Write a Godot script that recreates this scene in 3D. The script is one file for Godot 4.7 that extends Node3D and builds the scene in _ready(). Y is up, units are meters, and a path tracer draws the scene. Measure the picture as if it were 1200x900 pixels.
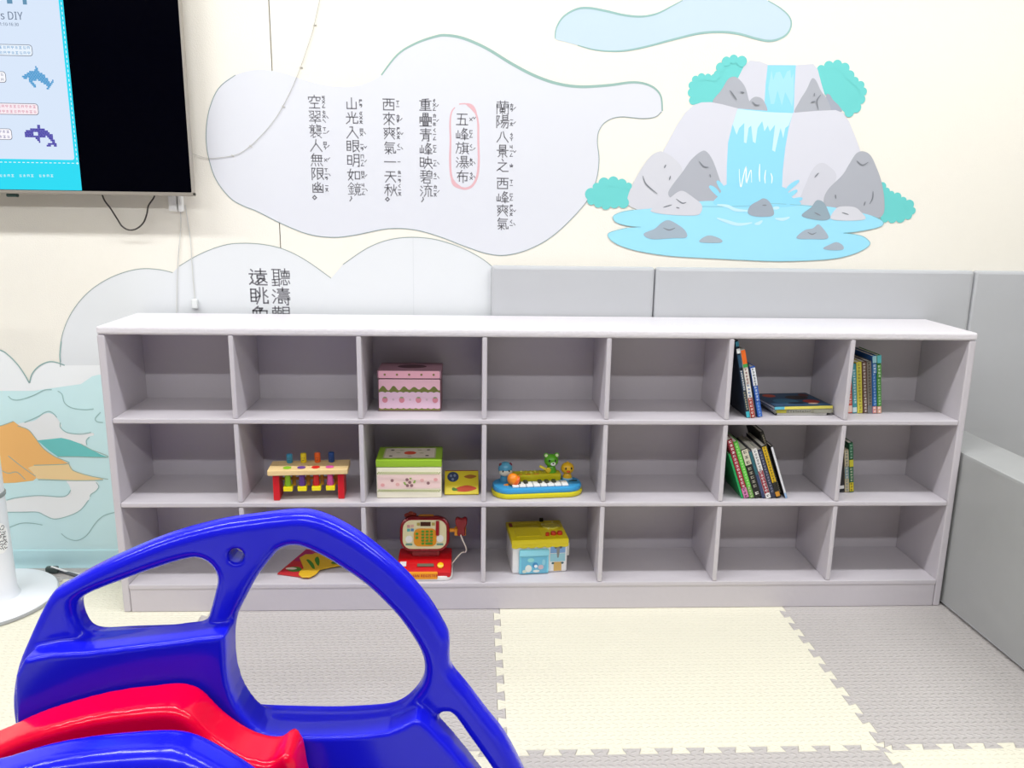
extends Node3D
# A play corner: a long grey cubby shelf against a painted wall, foam mats, a television and a blue ride-on toy.

const FOCAL := 951.69
const WALL_Z := -0.36
const SHELF_W := 2.8577
const SHELF_H := 0.9864
const LEVELS := [0.6857, 0.3966, 0.1015]
var eye := Vector3(1.1972, 1.3916, 2.5868)
var look := Basis.from_euler(Vector3(-0.2224, -0.046, 0.0146), EULER_ORDER_YXZ)
var taken := {}
var M := {}


func _ready() -> void:
	camera_and_light()
	make_materials()
	room()
	floor_mats()
	wall_pads()
	shelf_unit()
	blue_ride_on()
	television()
	round_stand()
	murals()
	wall_cables()
	pounding_bench()
	pink_box()
	green_box()
	picture_boards()
	toy_register()
	toy_kitchen()
	toy_piano()
	books()


func camera_and_light() -> void:
	var c := Camera3D.new()
	c.name = "camera"
	add_child(c)
	c.transform = Transform3D(look, eye)
	c.fov = rad_to_deg(2.0 * atan(450.0 / FOCAL))
	c.near = 0.05
	c.current = true
	var e := Environment.new()
	e.background_mode = Environment.BG_COLOR
	e.background_color = Color(0.02, 0.02, 0.02)
	e.tonemap_mode = Environment.TONE_MAPPER_LINEAR
	e.tonemap_exposure = 1.0
	e.sdfgi_enabled = true
	e.ssao_enabled = true
	e.ssil_enabled = true
	var w := WorldEnvironment.new()
	w.name = "environment"
	w.environment = e
	add_child(w)
	# two rows of linear ceiling lamps, read from the shadow edges inside the cubbies
	for z in [0.8, 3.1]:
		for x in [-2.3, -0.75, 0.8, 2.35, 3.9]:  # leftmost lamp of each row is added to brighten the left wall and floor
			ceiling_lamp(x, z)


func ceiling_lamp(x: float, z: float) -> void:
	var t := thing("ceiling_lamp", "long white linear lamp mounted on the ceiling", "lamp", Vector3(x, 3.1, z), 0.0, "linear ceiling lamps")
	part(t, "housing", box(Vector3(1.3, 0.05, 0.2), 0.01), plain("e8e8e6", 0.5), Vector3(0, -0.027, 0))
	var glow := StandardMaterial3D.new()
	glow.albedo_color = Color.WHITE
	glow.emission_enabled = true
	glow.emission = Color(0.98, 0.99, 1.0)
	glow.emission_energy_multiplier = 3.0
	part(t, "diffuser", box(Vector3(1.24, 0.012, 0.15), 0.004), glow, Vector3(0, -0.058, 0))
	var l := AreaLight3D.new()
	l.name = "light"
	t.add_child(l)
	l.area_size = Vector2(1.24, 0.15)
	l.rotation.x = -PI / 2
	l.position = Vector3(0, -0.068, 0)
	l.light_color = Color(0.98, 0.99, 1.0)
	l.light_energy = LAMP_ENERGY
	l.shadow_enabled = true
	l.area_range = 12.0


const LAMP_ENERGY := 2.65


# ---------------------------------------------------------------- pixel to place
func ray(u: float, v: float) -> Vector3:
	return look * Vector3((u - 600.0) / FOCAL, -(v - 450.0) / FOCAL, -1.0)


func at_z(u: float, v: float, z: float) -> Vector3:
	var d := ray(u, v)
	return eye + d * ((z - eye.z) / d.z)


func at_y(u: float, v: float, y: float) -> Vector3:
	var d := ray(u, v)
	return eye + d * ((y - eye.y) / d.y)


func on_wall(list: Array, z := WALL_Z) -> PackedVector2Array:
	var out := PackedVector2Array()
	for i in range(0, list.size(), 2):
		var p := at_z(list[i], list[i + 1], z)
		out.append(Vector2(p.x, p.y))
	return out


# ---------------------------------------------------------------- nodes
func numbered(called: String) -> String:
	var n: int = taken.get(called, 0)
	taken[called] = n + 1
	return called if n == 0 else "%s_%03d" % [called, n]


func tag(o: Node, label: String, category: String, group := "") -> void:
	o.set_meta("label", label)
	o.set_meta("category", category)
	if group:
		o.set_meta("group", group)


func thing(called: String, label: String, category: String, at: Vector3, turn := 0.0, group := "") -> Node3D:
	var o := Node3D.new()
	o.name = numbered(called)
	add_child(o)
	o.position = at
	o.rotation.y = turn
	tag(o, label, category, group)
	return o


func part(parent: Node, called: String, m: Mesh, material: Material, at := Vector3.ZERO, turn := Vector3.ZERO, label := "") -> MeshInstance3D:
	var o := MeshInstance3D.new()
	o.name = called
	o.mesh = m
	if material:
		o.material_override = material
	parent.add_child(o, true)
	o.position = at
	o.rotation = turn
	if label:
		o.set_meta("label", label)
	return o


func structure(called: String, label: String, category: String, m: Mesh = null, material: Material = null, at := Vector3.ZERO) -> Node3D:
	var o: Node3D
	if m:
		o = part(self, called, m, material, at)
	else:
		o = Node3D.new()
		o.name = called
		add_child(o)
		o.position = at
	o.set_meta("kind", "structure")
	tag(o, label, category)
	return o


# ---------------------------------------------------------------- materials
func hx(code: String) -> Color:
	return Color.html(code)


func plain(code: String, rough := 0.6, specular := 0.5) -> StandardMaterial3D:
	var key := "%s/%s/%s" % [code, rough, specular]
	if not M.has(key):
		var m := StandardMaterial3D.new()
		m.albedo_color = hx(code)
		m.roughness = rough
		m.metallic_specular = specular
		M[key] = m
	return M[key]


func relief(code: String, rough: float, tex: Texture2D, per_metre: float, centimetres: float) -> StandardMaterial3D:
	var m := StandardMaterial3D.new()
	m.albedo_color = hx(code)
	m.roughness = rough
	m.uv1_triplanar = true
	m.uv1_world_triplanar = true
	m.uv1_scale = Vector3.ONE * per_metre
	m.heightmap_enabled = true
	m.heightmap_texture = tex
	m.heightmap_scale = centimetres
	return m


func noise_image(kind: int, freq: float, octaves: int, side: int, number: int) -> Image:
	var n := FastNoiseLite.new()
	n.seed = number
	n.noise_type = kind
	n.frequency = freq
	n.fractal_octaves = octaves
	return n.get_seamless_image(side, side)


func make_materials() -> void:
	# vinyl with soft creases
	var a := noise_image(FastNoiseLite.TYPE_SIMPLEX_SMOOTH, 0.012, 3, 512, 7)
	M.crease = ImageTexture.create_from_image(a)
	M.vinyl = relief("c8c2c7", 0.38, M.crease, 2.2, 0.06)
	M.lightened_loose_vinyl = relief("ddd8dc", 0.34, M.crease, 7.0, 0.09)  # wrinkled top cover, its colour made paler to paint in strong overhead light
	M.pad = relief("b8b9bc", 0.5, M.crease, 0.9, 0.14)
	M.barrier = relief("a8a9a8", 0.45, M.crease, 0.9, 0.2)
	# plaster, fine grain
	M.grain = ImageTexture.create_from_image(noise_image(FastNoiseLite.TYPE_SIMPLEX, 0.09, 4, 512, 21))
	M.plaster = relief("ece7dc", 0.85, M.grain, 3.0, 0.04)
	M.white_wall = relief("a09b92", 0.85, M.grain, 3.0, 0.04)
	# foam mats: rows of short raised dashes, each row leaning the other way
	var side := 256
	var im := Image.create(side, side, false, Image.FORMAT_L8)
	for y in side:
		for x in side:
			var row := int(y / 32.0)
			var lean := 0.42 if row % 2 == 0 else -0.42
			var cx := fposmod(x + (16.0 if row % 4 > 1 else 0.0), 42.667) - 21.333
			var cy := fposmod(float(y), 32.0) - 16.0
			var px := cx * cos(lean) + cy * sin(lean)
			var py := -cx * sin(lean) + cy * cos(lean)
			var d := Vector2(maxf(absf(px) - 10.0, 0.0), py).length()
			var h := clampf(1.0 - d / 8.0, 0.0, 1.0)
			im.set_pixel(x, y, Color(0.2 + 0.7 * h, 0, 0))
	M.dashes = ImageTexture.create_from_image(im)
	M.cream_foam = relief("e1dcc9", 0.72, M.dashes, 7.5, 0.22)
	M.grey_foam = relief("bbb5b2", 0.42, M.dashes, 7.5, 0.3)
	# moulded plastic
	M.blue = StandardMaterial3D.new()
	M.blue.albedo_color = hx("181ad4")
	M.blue.roughness = 0.17
	M.blue.metallic_specular = 0.42
	M.red = StandardMaterial3D.new()
	M.red.albedo_color = hx("e80032")
	M.red.roughness = 0.16
	M.red.metallic_specular = 0.42
	# pale wood with grain
	var wim := Image.create(256, 256, false, Image.FORMAT_RGB8)
	var nz := FastNoiseLite.new()
	nz.seed = 4
	nz.frequency = 0.02
	for y in 256:
		for x in 256:
			var g := nz.get_noise_2d(x * 0.25, y * 3.0) * 0.5 + 0.5
			wim.set_pixel(x, y, hx("dcb87c").lerp(hx("efd5a0"), g))
	M.wood = StandardMaterial3D.new()
	M.wood.albedo_texture = ImageTexture.create_from_image(wim)
	M.wood.uv1_triplanar = true
	M.wood.uv1_scale = Vector3(6, 6, 6)
	M.wood.roughness = 0.55
	# colours carried by the vertices: print, stickers, labels
	M.print = StandardMaterial3D.new()
	M.print.vertex_color_use_as_albedo = true
	M.print.roughness = 0.62
	M.paint = StandardMaterial3D.new()
	M.paint.vertex_color_use_as_albedo = true
	M.paint.roughness = 0.35


# ---------------------------------------------------------------- shapes
class Shape:
	var v := PackedVector3Array()
	var t := PackedInt32Array()

	# a closed surface, turned so that its front faces look out
	func add(pv: PackedVector3Array, pt: PackedInt32Array, xf := Transform3D.IDENTITY) -> Shape:
		var w := xf * pv
		var vol := 0.0
		for i in range(0, pt.size(), 3):
			vol += (w[pt[i]] - w[0]).dot((w[pt[i + 1]] - w[0]).cross(w[pt[i + 2]] - w[0]))
		var base := v.size()
		v.append_array(w)
		for i in range(0, pt.size(), 3):
			t.append(base + pt[i])
			t.append(base + pt[i + (2 if vol > 0.0 else 1)])
			t.append(base + pt[i + (1 if vol > 0.0 else 2)])
		return self

	func join(other: Shape, xf := Transform3D.IDENTITY) -> Shape:
		return add(other.v, other.t, xf)

	func mesh(crease := 40.0) -> ArrayMesh:
		var n := t.size() / 3
		var face := PackedVector3Array()
		var unit := PackedVector3Array()
		var near := {}
		for i in n:
			var c := (v[t[i * 3 + 2]] - v[t[i * 3]]).cross(v[t[i * 3 + 1]] - v[t[i * 3]])
			face.append(c)
			unit.append(c.normalized())
			for k in 3:
				var id := t[i * 3 + k]
				if not near.has(id):
					near[id] = PackedInt32Array()
				near[id].append(i)
		var pos := PackedVector3Array()
		var nor := PackedVector3Array()
		var limit := cos(deg_to_rad(crease))
		for i in n:
			for k in 3:
				var id := t[i * 3 + k]
				var s := Vector3.ZERO
				for j in near[id]:
					if unit[j].dot(unit[i]) >= limit:
						s += face[j]
				pos.append(v[id])
				nor.append(s.normalized() if s.length() > 0.0 else unit[i])
		var arr := []
		arr.resize(Mesh.ARRAY_MAX)
		arr[Mesh.ARRAY_VERTEX] = pos
		arr[Mesh.ARRAY_NORMAL] = nor
		var m := ArrayMesh.new()
		m.add_surface_from_arrays(Mesh.PRIMITIVE_TRIANGLES, arr)
		return m


# flat print: polygons and strokes that face +z, each a hair above the one before
class Print:
	var v := PackedVector3Array()
	var c := PackedColorArray()
	var z := 0.0
	var step := 0.00012

	func tri(a: Vector2, b: Vector2, d: Vector2, col: Color) -> void:
		var flip := (b - a).cross(d - a) > 0.0
		for p in ([a, d, b] if flip else [a, b, d]):
			v.append(Vector3(p.x, p.y, z))
			c.append(col)

	func poly(p: PackedVector2Array, col: Color) -> Print:
		z += step
		var ids := Geometry2D.triangulate_polygon(p)
		if ids.is_empty():
			p = Geometry2D.convex_hull(p)
			ids = Geometry2D.triangulate_polygon(p)
		var lin := col.srgb_to_linear()
		for i in range(0, ids.size(), 3):
			tri(p[ids[i]], p[ids[i + 1]], p[ids[i + 2]], lin)
		return self

	func disc(at: Vector2, rx: float, ry: float, col: Color, seg := 14) -> Print:
		var p := PackedVector2Array()
		for i in seg:
			p.append(at + Vector2(cos(TAU * i / seg) * rx, sin(TAU * i / seg) * ry))
		return poly(p, col)

	func rect(x: float, y: float, w: float, h: float, col: Color) -> Print:
		return poly(PackedVector2Array([Vector2(x, y), Vector2(x + w, y), Vector2(x + w, y + h), Vector2(x, y + h)]), col)

	# a ribbon; w0 .. w1 .. w0 lets it swell in the middle
	func stroke(p: PackedVector2Array, w0: float, col: Color, w1 := -1.0, lift := true) -> Print:
		if lift:
			z += step
		var lin := col.srgb_to_linear()
		var n := p.size()
		var l := PackedVector2Array()
		var r := PackedVector2Array()
		for i in n:
			var d := p[mini(i + 1, n - 1)] - p[maxi(i - 1, 0)]
			var s := d.normalized().orthogonal()
			var f := sin(PI * i / (n - 1.0))
			var w := (w0 if w1 < 0.0 else lerpf(w0, w1, f)) * 0.5
			if i > 0 and i < n - 1:
				var a := (p[i] - p[i - 1]).normalized()
				var b := (p[i + 1] - p[i]).normalized()
				w /= maxf(0.5, sqrt((1.0 + a.dot(b)) / 2.0))
			l.append(p[i] + s * w)
			r.append(p[i] - s * w)
		for i in n - 1:
			tri(l[i], l[i + 1], r[i + 1], lin)
			tri(l[i], r[i + 1], r[i], lin)
		return self

	func mesh() -> ArrayMesh:
		var nor := PackedVector3Array()
		nor.resize(v.size())
		nor.fill(Vector3(0, 0, 1))
		var arr := []
		arr.resize(Mesh.ARRAY_MAX)
		arr[Mesh.ARRAY_VERTEX] = v
		arr[Mesh.ARRAY_NORMAL] = nor
		arr[Mesh.ARRAY_COLOR] = c
		var m := ArrayMesh.new()
		m.add_surface_from_arrays(Mesh.PRIMITIVE_TRIANGLES, arr)
		return m


func rrect(w: float, h: float, r: float, seg := 3) -> PackedVector2Array:
	var p := PackedVector2Array()
	for k in 4:
		var c := Vector2((w / 2 - r) * (1 if k == 0 or k == 3 else -1), (h / 2 - r) * (1 if k < 2 else -1))
		for i in seg + 1:
			var a := PI / 2 * (k + float(i) / seg)
			p.append(c + Vector2(cos(a), sin(a)) * r)
	return p


func inset(p: PackedVector2Array, d: float) -> PackedVector2Array:
	var out := PackedVector2Array()
	var n := p.size()
	var s := -1.0 if Geometry2D.is_polygon_clockwise(p) else 1.0
	for i in n:
		var a := (p[i] - p[(i + n - 1) % n]).normalized()
		var b := (p[(i + 1) % n] - p[i]).normalized()
		var m := (Vector2(-a.y, a.x) + Vector2(-b.y, b.x)).normalized() * s
		var k := maxf(0.35, absf(m.dot(Vector2(-a.y, a.x))))
		out.append(p[i] + m * d / k)
	return out


# a polygon given depth along z, its rims rounded
func prism(p: PackedVector2Array, depth: float, bevel := 0.0, steps := 2) -> Shape:
	var rings := []
	var zs := []
	if bevel <= 0.0:
		rings = [p, p]
		zs = [-depth / 2, depth / 2]
	else:
		for i in steps + 1:
			var a := PI / 2 * i / steps
			rings.append(inset(p, bevel * (1.0 - sin(a))))
			zs.append(-depth / 2 + bevel * (1.0 - cos(a)))
		for i in steps + 1:
			rings.append(rings[steps - i])
			zs.append(-zs[steps - i])
	var v := PackedVector3Array()
	var t := PackedInt32Array()
	var n := p.size()
	for k in rings.size():
		for q in rings[k]:
			v.append(Vector3(q.x, q.y, zs[k]))
	for k in rings.size() - 1:
		for i in n:
			var j := (i + 1) % n
			t.append_array(PackedInt32Array([k * n + i, k * n + j, (k + 1) * n + j, k * n + i, (k + 1) * n + j, (k + 1) * n + i]))
	var cap := Geometry2D.triangulate_polygon(rings[0])
	var top := (rings.size() - 1) * n
	# sides run counter to the caps: find out which way the polygon turns
	var a0 := (p[1] - p[0])
	var ccw := not Geometry2D.is_polygon_clockwise(p)
	for i in range(0, cap.size(), 3):
		var x := cap[i]
		var y := cap[i + 1]
		var w := cap[i + 2]
		var turn: float = (rings[0][y] - rings[0][x]).cross(rings[0][w] - rings[0][x])
		if (turn > 0.0) != ccw:
			var h := y
			y = w
			w = h
		t.append_array(PackedInt32Array([x, w, y, top + x, top + y, top + w]))
	return Shape.new().add(v, t)


func box(size: Vector3, r := 0.002) -> ArrayMesh:
	return box_shape(size, r).mesh()


func box_shape(size: Vector3, r := 0.002) -> Shape:
	r = minf(r, minf(size.x, minf(size.y, size.z)) * 0.49)
	return prism(rrect(size.x, size.y, r, 2), size.z, r)


# (radius, height) pairs turned about the y axis
func lathe_shape(profile: Array, seg := 20) -> Shape:
	var v := PackedVector3Array()
	var t := PackedInt32Array()
	var n := profile.size() / 2
	for k in n:
		for i in seg:
			var a := TAU * i / seg
			v.append(Vector3(cos(a) * profile[k * 2], profile[k * 2 + 1], sin(a) * profile[k * 2]))
	for k in n - 1:
		for i in seg:
			var j := (i + 1) % seg
			t.append_array(PackedInt32Array([k * seg + i, (k + 1) * seg + i, (k + 1) * seg + j, k * seg + i, (k + 1) * seg + j, k * seg + j]))
	var b := v.size()
	v.append(Vector3(0, profile[1], 0))
	v.append(Vector3(0, profile[n * 2 - 1], 0))
	for i in seg:
		var j := (i + 1) % seg
		t.append_array(PackedInt32Array([b, i, j, b + 1, (n - 1) * seg + j, (n - 1) * seg + i]))
	return Shape.new().add(v, t)


func ball_shape(r: Vector3, seg := 16) -> Shape:
	var pr := []
	for i in 11:
		var a := -PI / 2 + PI * i / 10.0
		pr.append_array([maxf(cos(a), 0.001), sin(a)])
	var s := lathe_shape(pr, seg)
	return Shape.new().join(s, Transform3D(Basis.from_scale(r), Vector3.ZERO))


func ball(r: Vector3, seg := 16) -> ArrayMesh:
	return ball_shape(r, seg).mesh(70)


func peg(r: float, h: float, bevel := 0.002, seg := 16) -> ArrayMesh:
	return lathe_shape([r - bevel, 0.0, r, bevel, r, h - bevel, r - bevel, h], seg).mesh(50)


func tube_shape(p: PackedVector3Array, r: float, seg := 8) -> Shape:
	var v := PackedVector3Array()
	var t := PackedInt32Array()
	var n := p.size()
	var side := Vector3.ZERO
	for k in n:
		var d := (p[mini(k + 1, n - 1)] - p[maxi(k - 1, 0)]).normalized()
		if k == 0:
			side = d.cross(Vector3.UP if absf(d.y) < 0.9 else Vector3.RIGHT).normalized()
		else:
			side = (side - d * side.dot(d)).normalized()
		var other := d.cross(side)
		for i in seg:
			var a := TAU * i / seg
			v.append(p[k] + (side * cos(a) + other * sin(a)) * r)
	for k in n - 1:
		for i in seg:
			var j := (i + 1) % seg
			t.append_array(PackedInt32Array([k * seg + i, k * seg + j, (k + 1) * seg + j, k * seg + i, (k + 1) * seg + j, (k + 1) * seg + i]))
	var b := v.size()
	v.append(p[0])
	v.append(p[n - 1])
	for i in seg:
		var j := (i + 1) % seg
		t.append_array(PackedInt32Array([b, j, i, b + 1, (n - 1) * seg + i, (n - 1) * seg + j]))
	return Shape.new().add(v, t)


func spline3(p: PackedVector3Array, sub := 6) -> PackedVector3Array:
	var out := PackedVector3Array()
	var n := p.size()
	for i in n - 1:
		for k in sub:
			out.append(p[i].cubic_interpolate(p[i + 1], p[maxi(i - 1, 0)], p[mini(i + 2, n - 1)], float(k) / sub))
	out.append(p[n - 1])
	return out


func spline(p: PackedVector2Array, closed := false, sub := 5) -> PackedVector2Array:
	var out := PackedVector2Array()
	var n := p.size()
	for i in (n if closed else n - 1):
		var a := p[(i + n - 1) % n] if closed else p[maxi(i - 1, 0)]
		var d := p[(i + 2) % n] if closed else p[mini(i + 2, n - 1)]
		for k in sub:
			out.append(p[i].cubic_interpolate(p[(i + 1) % n], a, d, float(k) / sub))
	if not closed:
		out.append(p[n - 1])
	return out


# signed distance to a polygon
func far(p: Vector2, poly: PackedVector2Array) -> float:
	var d := (p - poly[0]).length_squared()
	var s := 1.0
	var n := poly.size()
	var j := n - 1
	for i in n:
		var e := poly[j] - poly[i]
		var w := p - poly[i]
		var q := w - e * clampf(w.dot(e) / e.length_squared(), 0.0, 1.0)
		d = minf(d, q.length_squared())
		var c1 := p.y >= poly[i].y
		var c2 := p.y < poly[j].y
		var c3 := e.x * w.y > e.y * w.x
		if (c1 and c2 and c3) or not (c1 or c2 or c3):
			s = -s
		j = i
	return s * sqrt(d)


# surface nets over a grid of distances
func nets(f: PackedFloat32Array, nx: int, ny: int, nz: int, cell: float, origin: Vector3) -> ArrayMesh:
	var id := PackedInt32Array()
	id.resize(nx * ny * nz)
	id.fill(-1)
	var v := PackedVector3Array()
	var nor := PackedVector3Array()
	var sx := 1
	var sy := nx
	var sz := nx * ny
	for z in nz - 1:
		for y in ny - 1:
			for x in nx - 1:
				var b := x + y * sy + z * sz
				var q := [f[b], f[b + 1], f[b + sy], f[b + sy + 1], f[b + sz], f[b + sz + 1], f[b + sz + sy], f[b + sz + sy + 1]]
				var inside := 0
				for k in 8:
					if q[k] < 0.0:
						inside += 1
				if inside == 0 or inside == 8:
					continue
				var s := Vector3.ZERO
				var c := 0
				for k in 8:
					for axis in [1, 2, 4]:
						if k & axis:
							continue
						var o: int = k | axis
						if (q[k] < 0.0) != (q[o] < 0.0):
							var w: float = q[k] / (q[k] - q[o])
							s += Vector3(k & 1, (k >> 1) & 1, (k >> 2) & 1) + Vector3(1.0 if axis == 1 else 0.0, 1.0 if axis == 2 else 0.0, 1.0 if axis == 4 else 0.0) * w
							c += 1
				id[b] = v.size()
				v.append(origin + (Vector3(x, y, z) + s / c) * cell)
				nor.append(Vector3(q[1] + q[3] + q[5] + q[7] - q[0] - q[2] - q[4] - q[6], q[2] + q[3] + q[6] + q[7] - q[0] - q[1] - q[4] - q[5], q[4] + q[5] + q[6] + q[7] - q[0] - q[1] - q[2] - q[3]).normalized())
	var t := PackedInt32Array()
	for z in range(1, nz - 1):
		for y in range(1, ny - 1):
			for x in range(1, nx - 1):
				var b := x + y * sy + z * sz
				for axis in 3:
					var step: int = [sx, sy, sz][axis]
					var u: int = [sy, sz, sx][axis]
					var w: int = [sz, sx, sy][axis]
					if (f[b] < 0.0) == (f[b + step] < 0.0):
						continue
					var a0 := id[b]
					var a1 := id[b - u]
					var a2 := id[b - u - w]
					var a3 := id[b - w]
					if a0 < 0 or a1 < 0 or a2 < 0 or a3 < 0:
						continue
					var g := (v[a2] - v[a0]).cross(v[a1] - v[a0])
					if g.dot(nor[a0]) > 0.0:
						t.append_array(PackedInt32Array([a0, a1, a2, a0, a2, a3]))
					else:
						t.append_array(PackedInt32Array([a0, a2, a1, a0, a3, a2]))
	var arr := []
	arr.resize(Mesh.ARRAY_MAX)
	arr[Mesh.ARRAY_VERTEX] = v
	arr[Mesh.ARRAY_NORMAL] = nor
	arr[Mesh.ARRAY_INDEX] = t
	var m := ArrayMesh.new()
	m.add_surface_from_arrays(Mesh.PRIMITIVE_TRIANGLES, arr)
	return m


func rounded(d: float, e: float, r: float) -> float:
	var a := d + r
	var b := e + r
	return minf(maxf(a, b), 0.0) + Vector2(maxf(a, 0.0), maxf(b, 0.0)).length() - r


func words(text: String, height: float, depth := 0.0006, bold := false) -> TextMesh:
	var font := SystemFont.new()
	font.font_names = PackedStringArray(["Droid Sans"])
	font.font_weight = 700 if bold else 400
	var t := TextMesh.new()
	t.font = font
	t.text = text
	t.font_size = 32
	t.pixel_size = height / 24.0
	t.depth = depth
	return t


# ---------------------------------------------------------------- the room
const ROOM := Rect2(-3.72, -0.36, 11.0, 7.36)


func room() -> void:
	var x0 := ROOM.position.x
	var x1 := ROOM.end.x
	var z0 := ROOM.position.y
	var z1 := ROOM.end.y
	var w := x1 - x0
	var cx := (x0 + x1) / 2
	var cz := (z0 + z1) / 2
	# the back wall is boarded: two boards with an open joint between them
	var gap := at_z(317, 45, WALL_Z).x
	var wall := structure("wall_back", "cream painted wall behind the long grey shelf", "wall", null, null, Vector3(cx, 0, z0))
	part(wall, "backing", box(Vector3(w + 0.2, 3.1, 0.1), 0.0005), plain("26231f", 0.9), Vector3(0, 1.55, -0.062))
	for s in [[x0, gap - 0.0016], [gap + 0.0016, x1]]:
		part(wall, "wall_board", box(Vector3(s[1] - s[0], 3.1, 0.012), 0.0008), M.plaster, Vector3((s[0] + s[1]) / 2 - cx, 1.55, -0.006))
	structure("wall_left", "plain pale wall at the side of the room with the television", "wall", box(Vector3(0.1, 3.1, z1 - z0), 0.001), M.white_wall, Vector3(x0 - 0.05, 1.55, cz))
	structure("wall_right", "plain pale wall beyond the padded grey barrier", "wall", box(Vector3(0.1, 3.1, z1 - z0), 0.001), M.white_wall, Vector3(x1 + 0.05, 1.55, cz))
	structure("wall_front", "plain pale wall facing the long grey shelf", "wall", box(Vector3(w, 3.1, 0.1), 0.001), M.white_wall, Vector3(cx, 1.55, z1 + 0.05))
	structure("ceiling", "flat white ceiling that carries the linear lamps", "ceiling", box(Vector3(w + 0.2, 0.1, z1 - z0 + 0.2), 0.001), plain("c2bfb8", 0.9), Vector3(cx, 3.15, cz))
	# coved skirting under the painted sea, as far as the pads
	var prof := PackedVector2Array([Vector2(0, 0.0), Vector2(0.012, 0.0), Vector2(0.0085, 0.006), Vector2(0.006, 0.014), Vector2(0.005, 0.03), Vector2(0.005, 0.066), Vector2(0.003, 0.07), Vector2(0, 0.07)])
	var sk := Shape.new().join(prism(prof, 1.243 - x0), Transform3D(Basis(Vector3.UP, PI / 2) * Basis.from_scale(Vector3(-1, 1, 1)), Vector3.ZERO))
	structure("baseboard_back", "pale blue coved skirting along the foot of the painted wall", "skirting", sk.mesh(50), plain("c0e4e8", 0.45), Vector3((x0 + 1.243) / 2, 0, z0 + 0.0012))


const TEETH := 12
const TOOTH := 0.022


# one side of a mat from a to b: a row of dovetails, shared by both neighbours
func seam(a: Vector2, b: Vector2, toothed: bool) -> PackedVector2Array:
	var out := PackedVector2Array([a])
	if not toothed:
		return out
	var d := b - a
	var len := d.length()
	var n := int(round(len * TEETH))
	if n < 1:
		return out
	var u := d / len
	var o := Vector2(-u.y, u.x)
	var p := len / n
	for k in n:
		var c := (k + 0.5) * p
		for q in [[-0.205, -0.5], [-0.305, 0.5], [0.305, 0.5], [0.205, -0.5]]:
			out.append(a + u * (c + q[0] * p) + o * q[1] * TOOTH)
	return out


func mat_side(a: Vector2, b: Vector2, toothed: bool) -> PackedVector2Array:
	# always laid out from the smaller end, so that both neighbours get the same line
	if a.x + a.y < b.x + b.y - 1e-6:
		return seam(a, b, toothed)
	var r := seam(b, a, toothed)
	r.append(a)
	r.reverse()
	r.remove_at(r.size() - 1)
	return r


func floor_mats() -> void:
	var base := structure("floor", "floor laid with cream and grey interlocking foam mats", "floor", null, null, Vector3.ZERO)
	var cx := (ROOM.position.x + ROOM.end.x) / 2
	var cz := (ROOM.position.y + ROOM.end.y) / 2
	part(base, "slab", box(Vector3(ROOM.size.x + 0.2, 0.1, ROOM.size.y + 0.2), 0.001), plain("8b8782", 0.9), Vector3(cx, -0.0625, cz))
	var xs := [-1.72, -0.72, 0.28, 1.274, 2.279, 3.28, 4.28, 5.28]
	var zs := [-0.36, -0.245, 0.754, 1.754, 2.754, 3.754, 4.76]
	for i in xs.size() - 1:
		for j in zs.size() - 1:
			var c := [Vector2(xs[i], zs[j]), Vector2(xs[i + 1], zs[j]), Vector2(xs[i + 1], zs[j + 1]), Vector2(xs[i], zs[j + 1])]
			var p := PackedVector2Array()
			p.append_array(mat_side(c[0], c[1], j > 0))
			p.append_array(mat_side(c[1], c[2], i < xs.size() - 2))
			p.append_array(mat_side(c[2], c[3], j < zs.size() - 2))
			p.append_array(mat_side(c[3], c[0], i > 0))
			var mid := Vector2((xs[i] + xs[i + 1]) / 2, (zs[j] + zs[j + 1]) / 2)
			var q := PackedVector2Array()
			for k in p:
				q.append(Vector2(k.x - mid.x, -(k.y - mid.y)))
			q = inset(q, 0.0004)
			var s := Shape.new().join(prism(q, 0.012, 0.0012, 1), Transform3D(Basis(Vector3.RIGHT, -PI / 2), Vector3.ZERO))
			var cream := (i + j) % 2 == 0
			part(base, "foam_mat", s.mesh(30), M.cream_foam if cream else M.grey_foam, Vector3(mid.x, -0.0065, mid.y))


func wall_pads() -> void:
	var front := -0.326
	var xs := [1.25, 1.842, 3.024, 4.21]
	var labels := ["narrow grey padded wall panel, its free edge beside the white cloud", "wide grey padded wall panel under the painted waterfall", "grey padded wall panel rising behind the low padded barrier"]
	for i in 3:
		var w: float = xs[i + 1] - xs[i] - 0.002
		var t := thing("wall_pad", labels[i], "wall pad", Vector3((xs[i] + xs[i + 1]) / 2, 0.0, (front + WALL_Z) / 2), 0.0, "grey wall pads")
		part(t, "cover", box(Vector3(w, 1.163, front - WALL_Z - 0.001), 0.011), M.pad, Vector3(0, 0.5825, 0))
		part(t, "backing_board", box(Vector3(w - 0.03, 1.13, 0.004), 0.001), plain("8f8a84", 0.8), Vector3(0, 0.58, -0.0148))
	var b := thing("padded_barrier", "low grey padded barrier standing against the end of the shelf", "barrier", Vector3(2.99, 0.0, 0.845), 0.03)
	part(b, "cover", box(Vector3(0.19, 0.568, 2.3), 0.014), M.barrier, Vector3(0, 0.285, 0))
	var piping := Print.new()
	part(b, "seam", box(Vector3(0.192, 0.003, 2.29), 0.0014), plain("a4a5a8", 0.6), Vector3(0, 0.012, 0))


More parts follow.
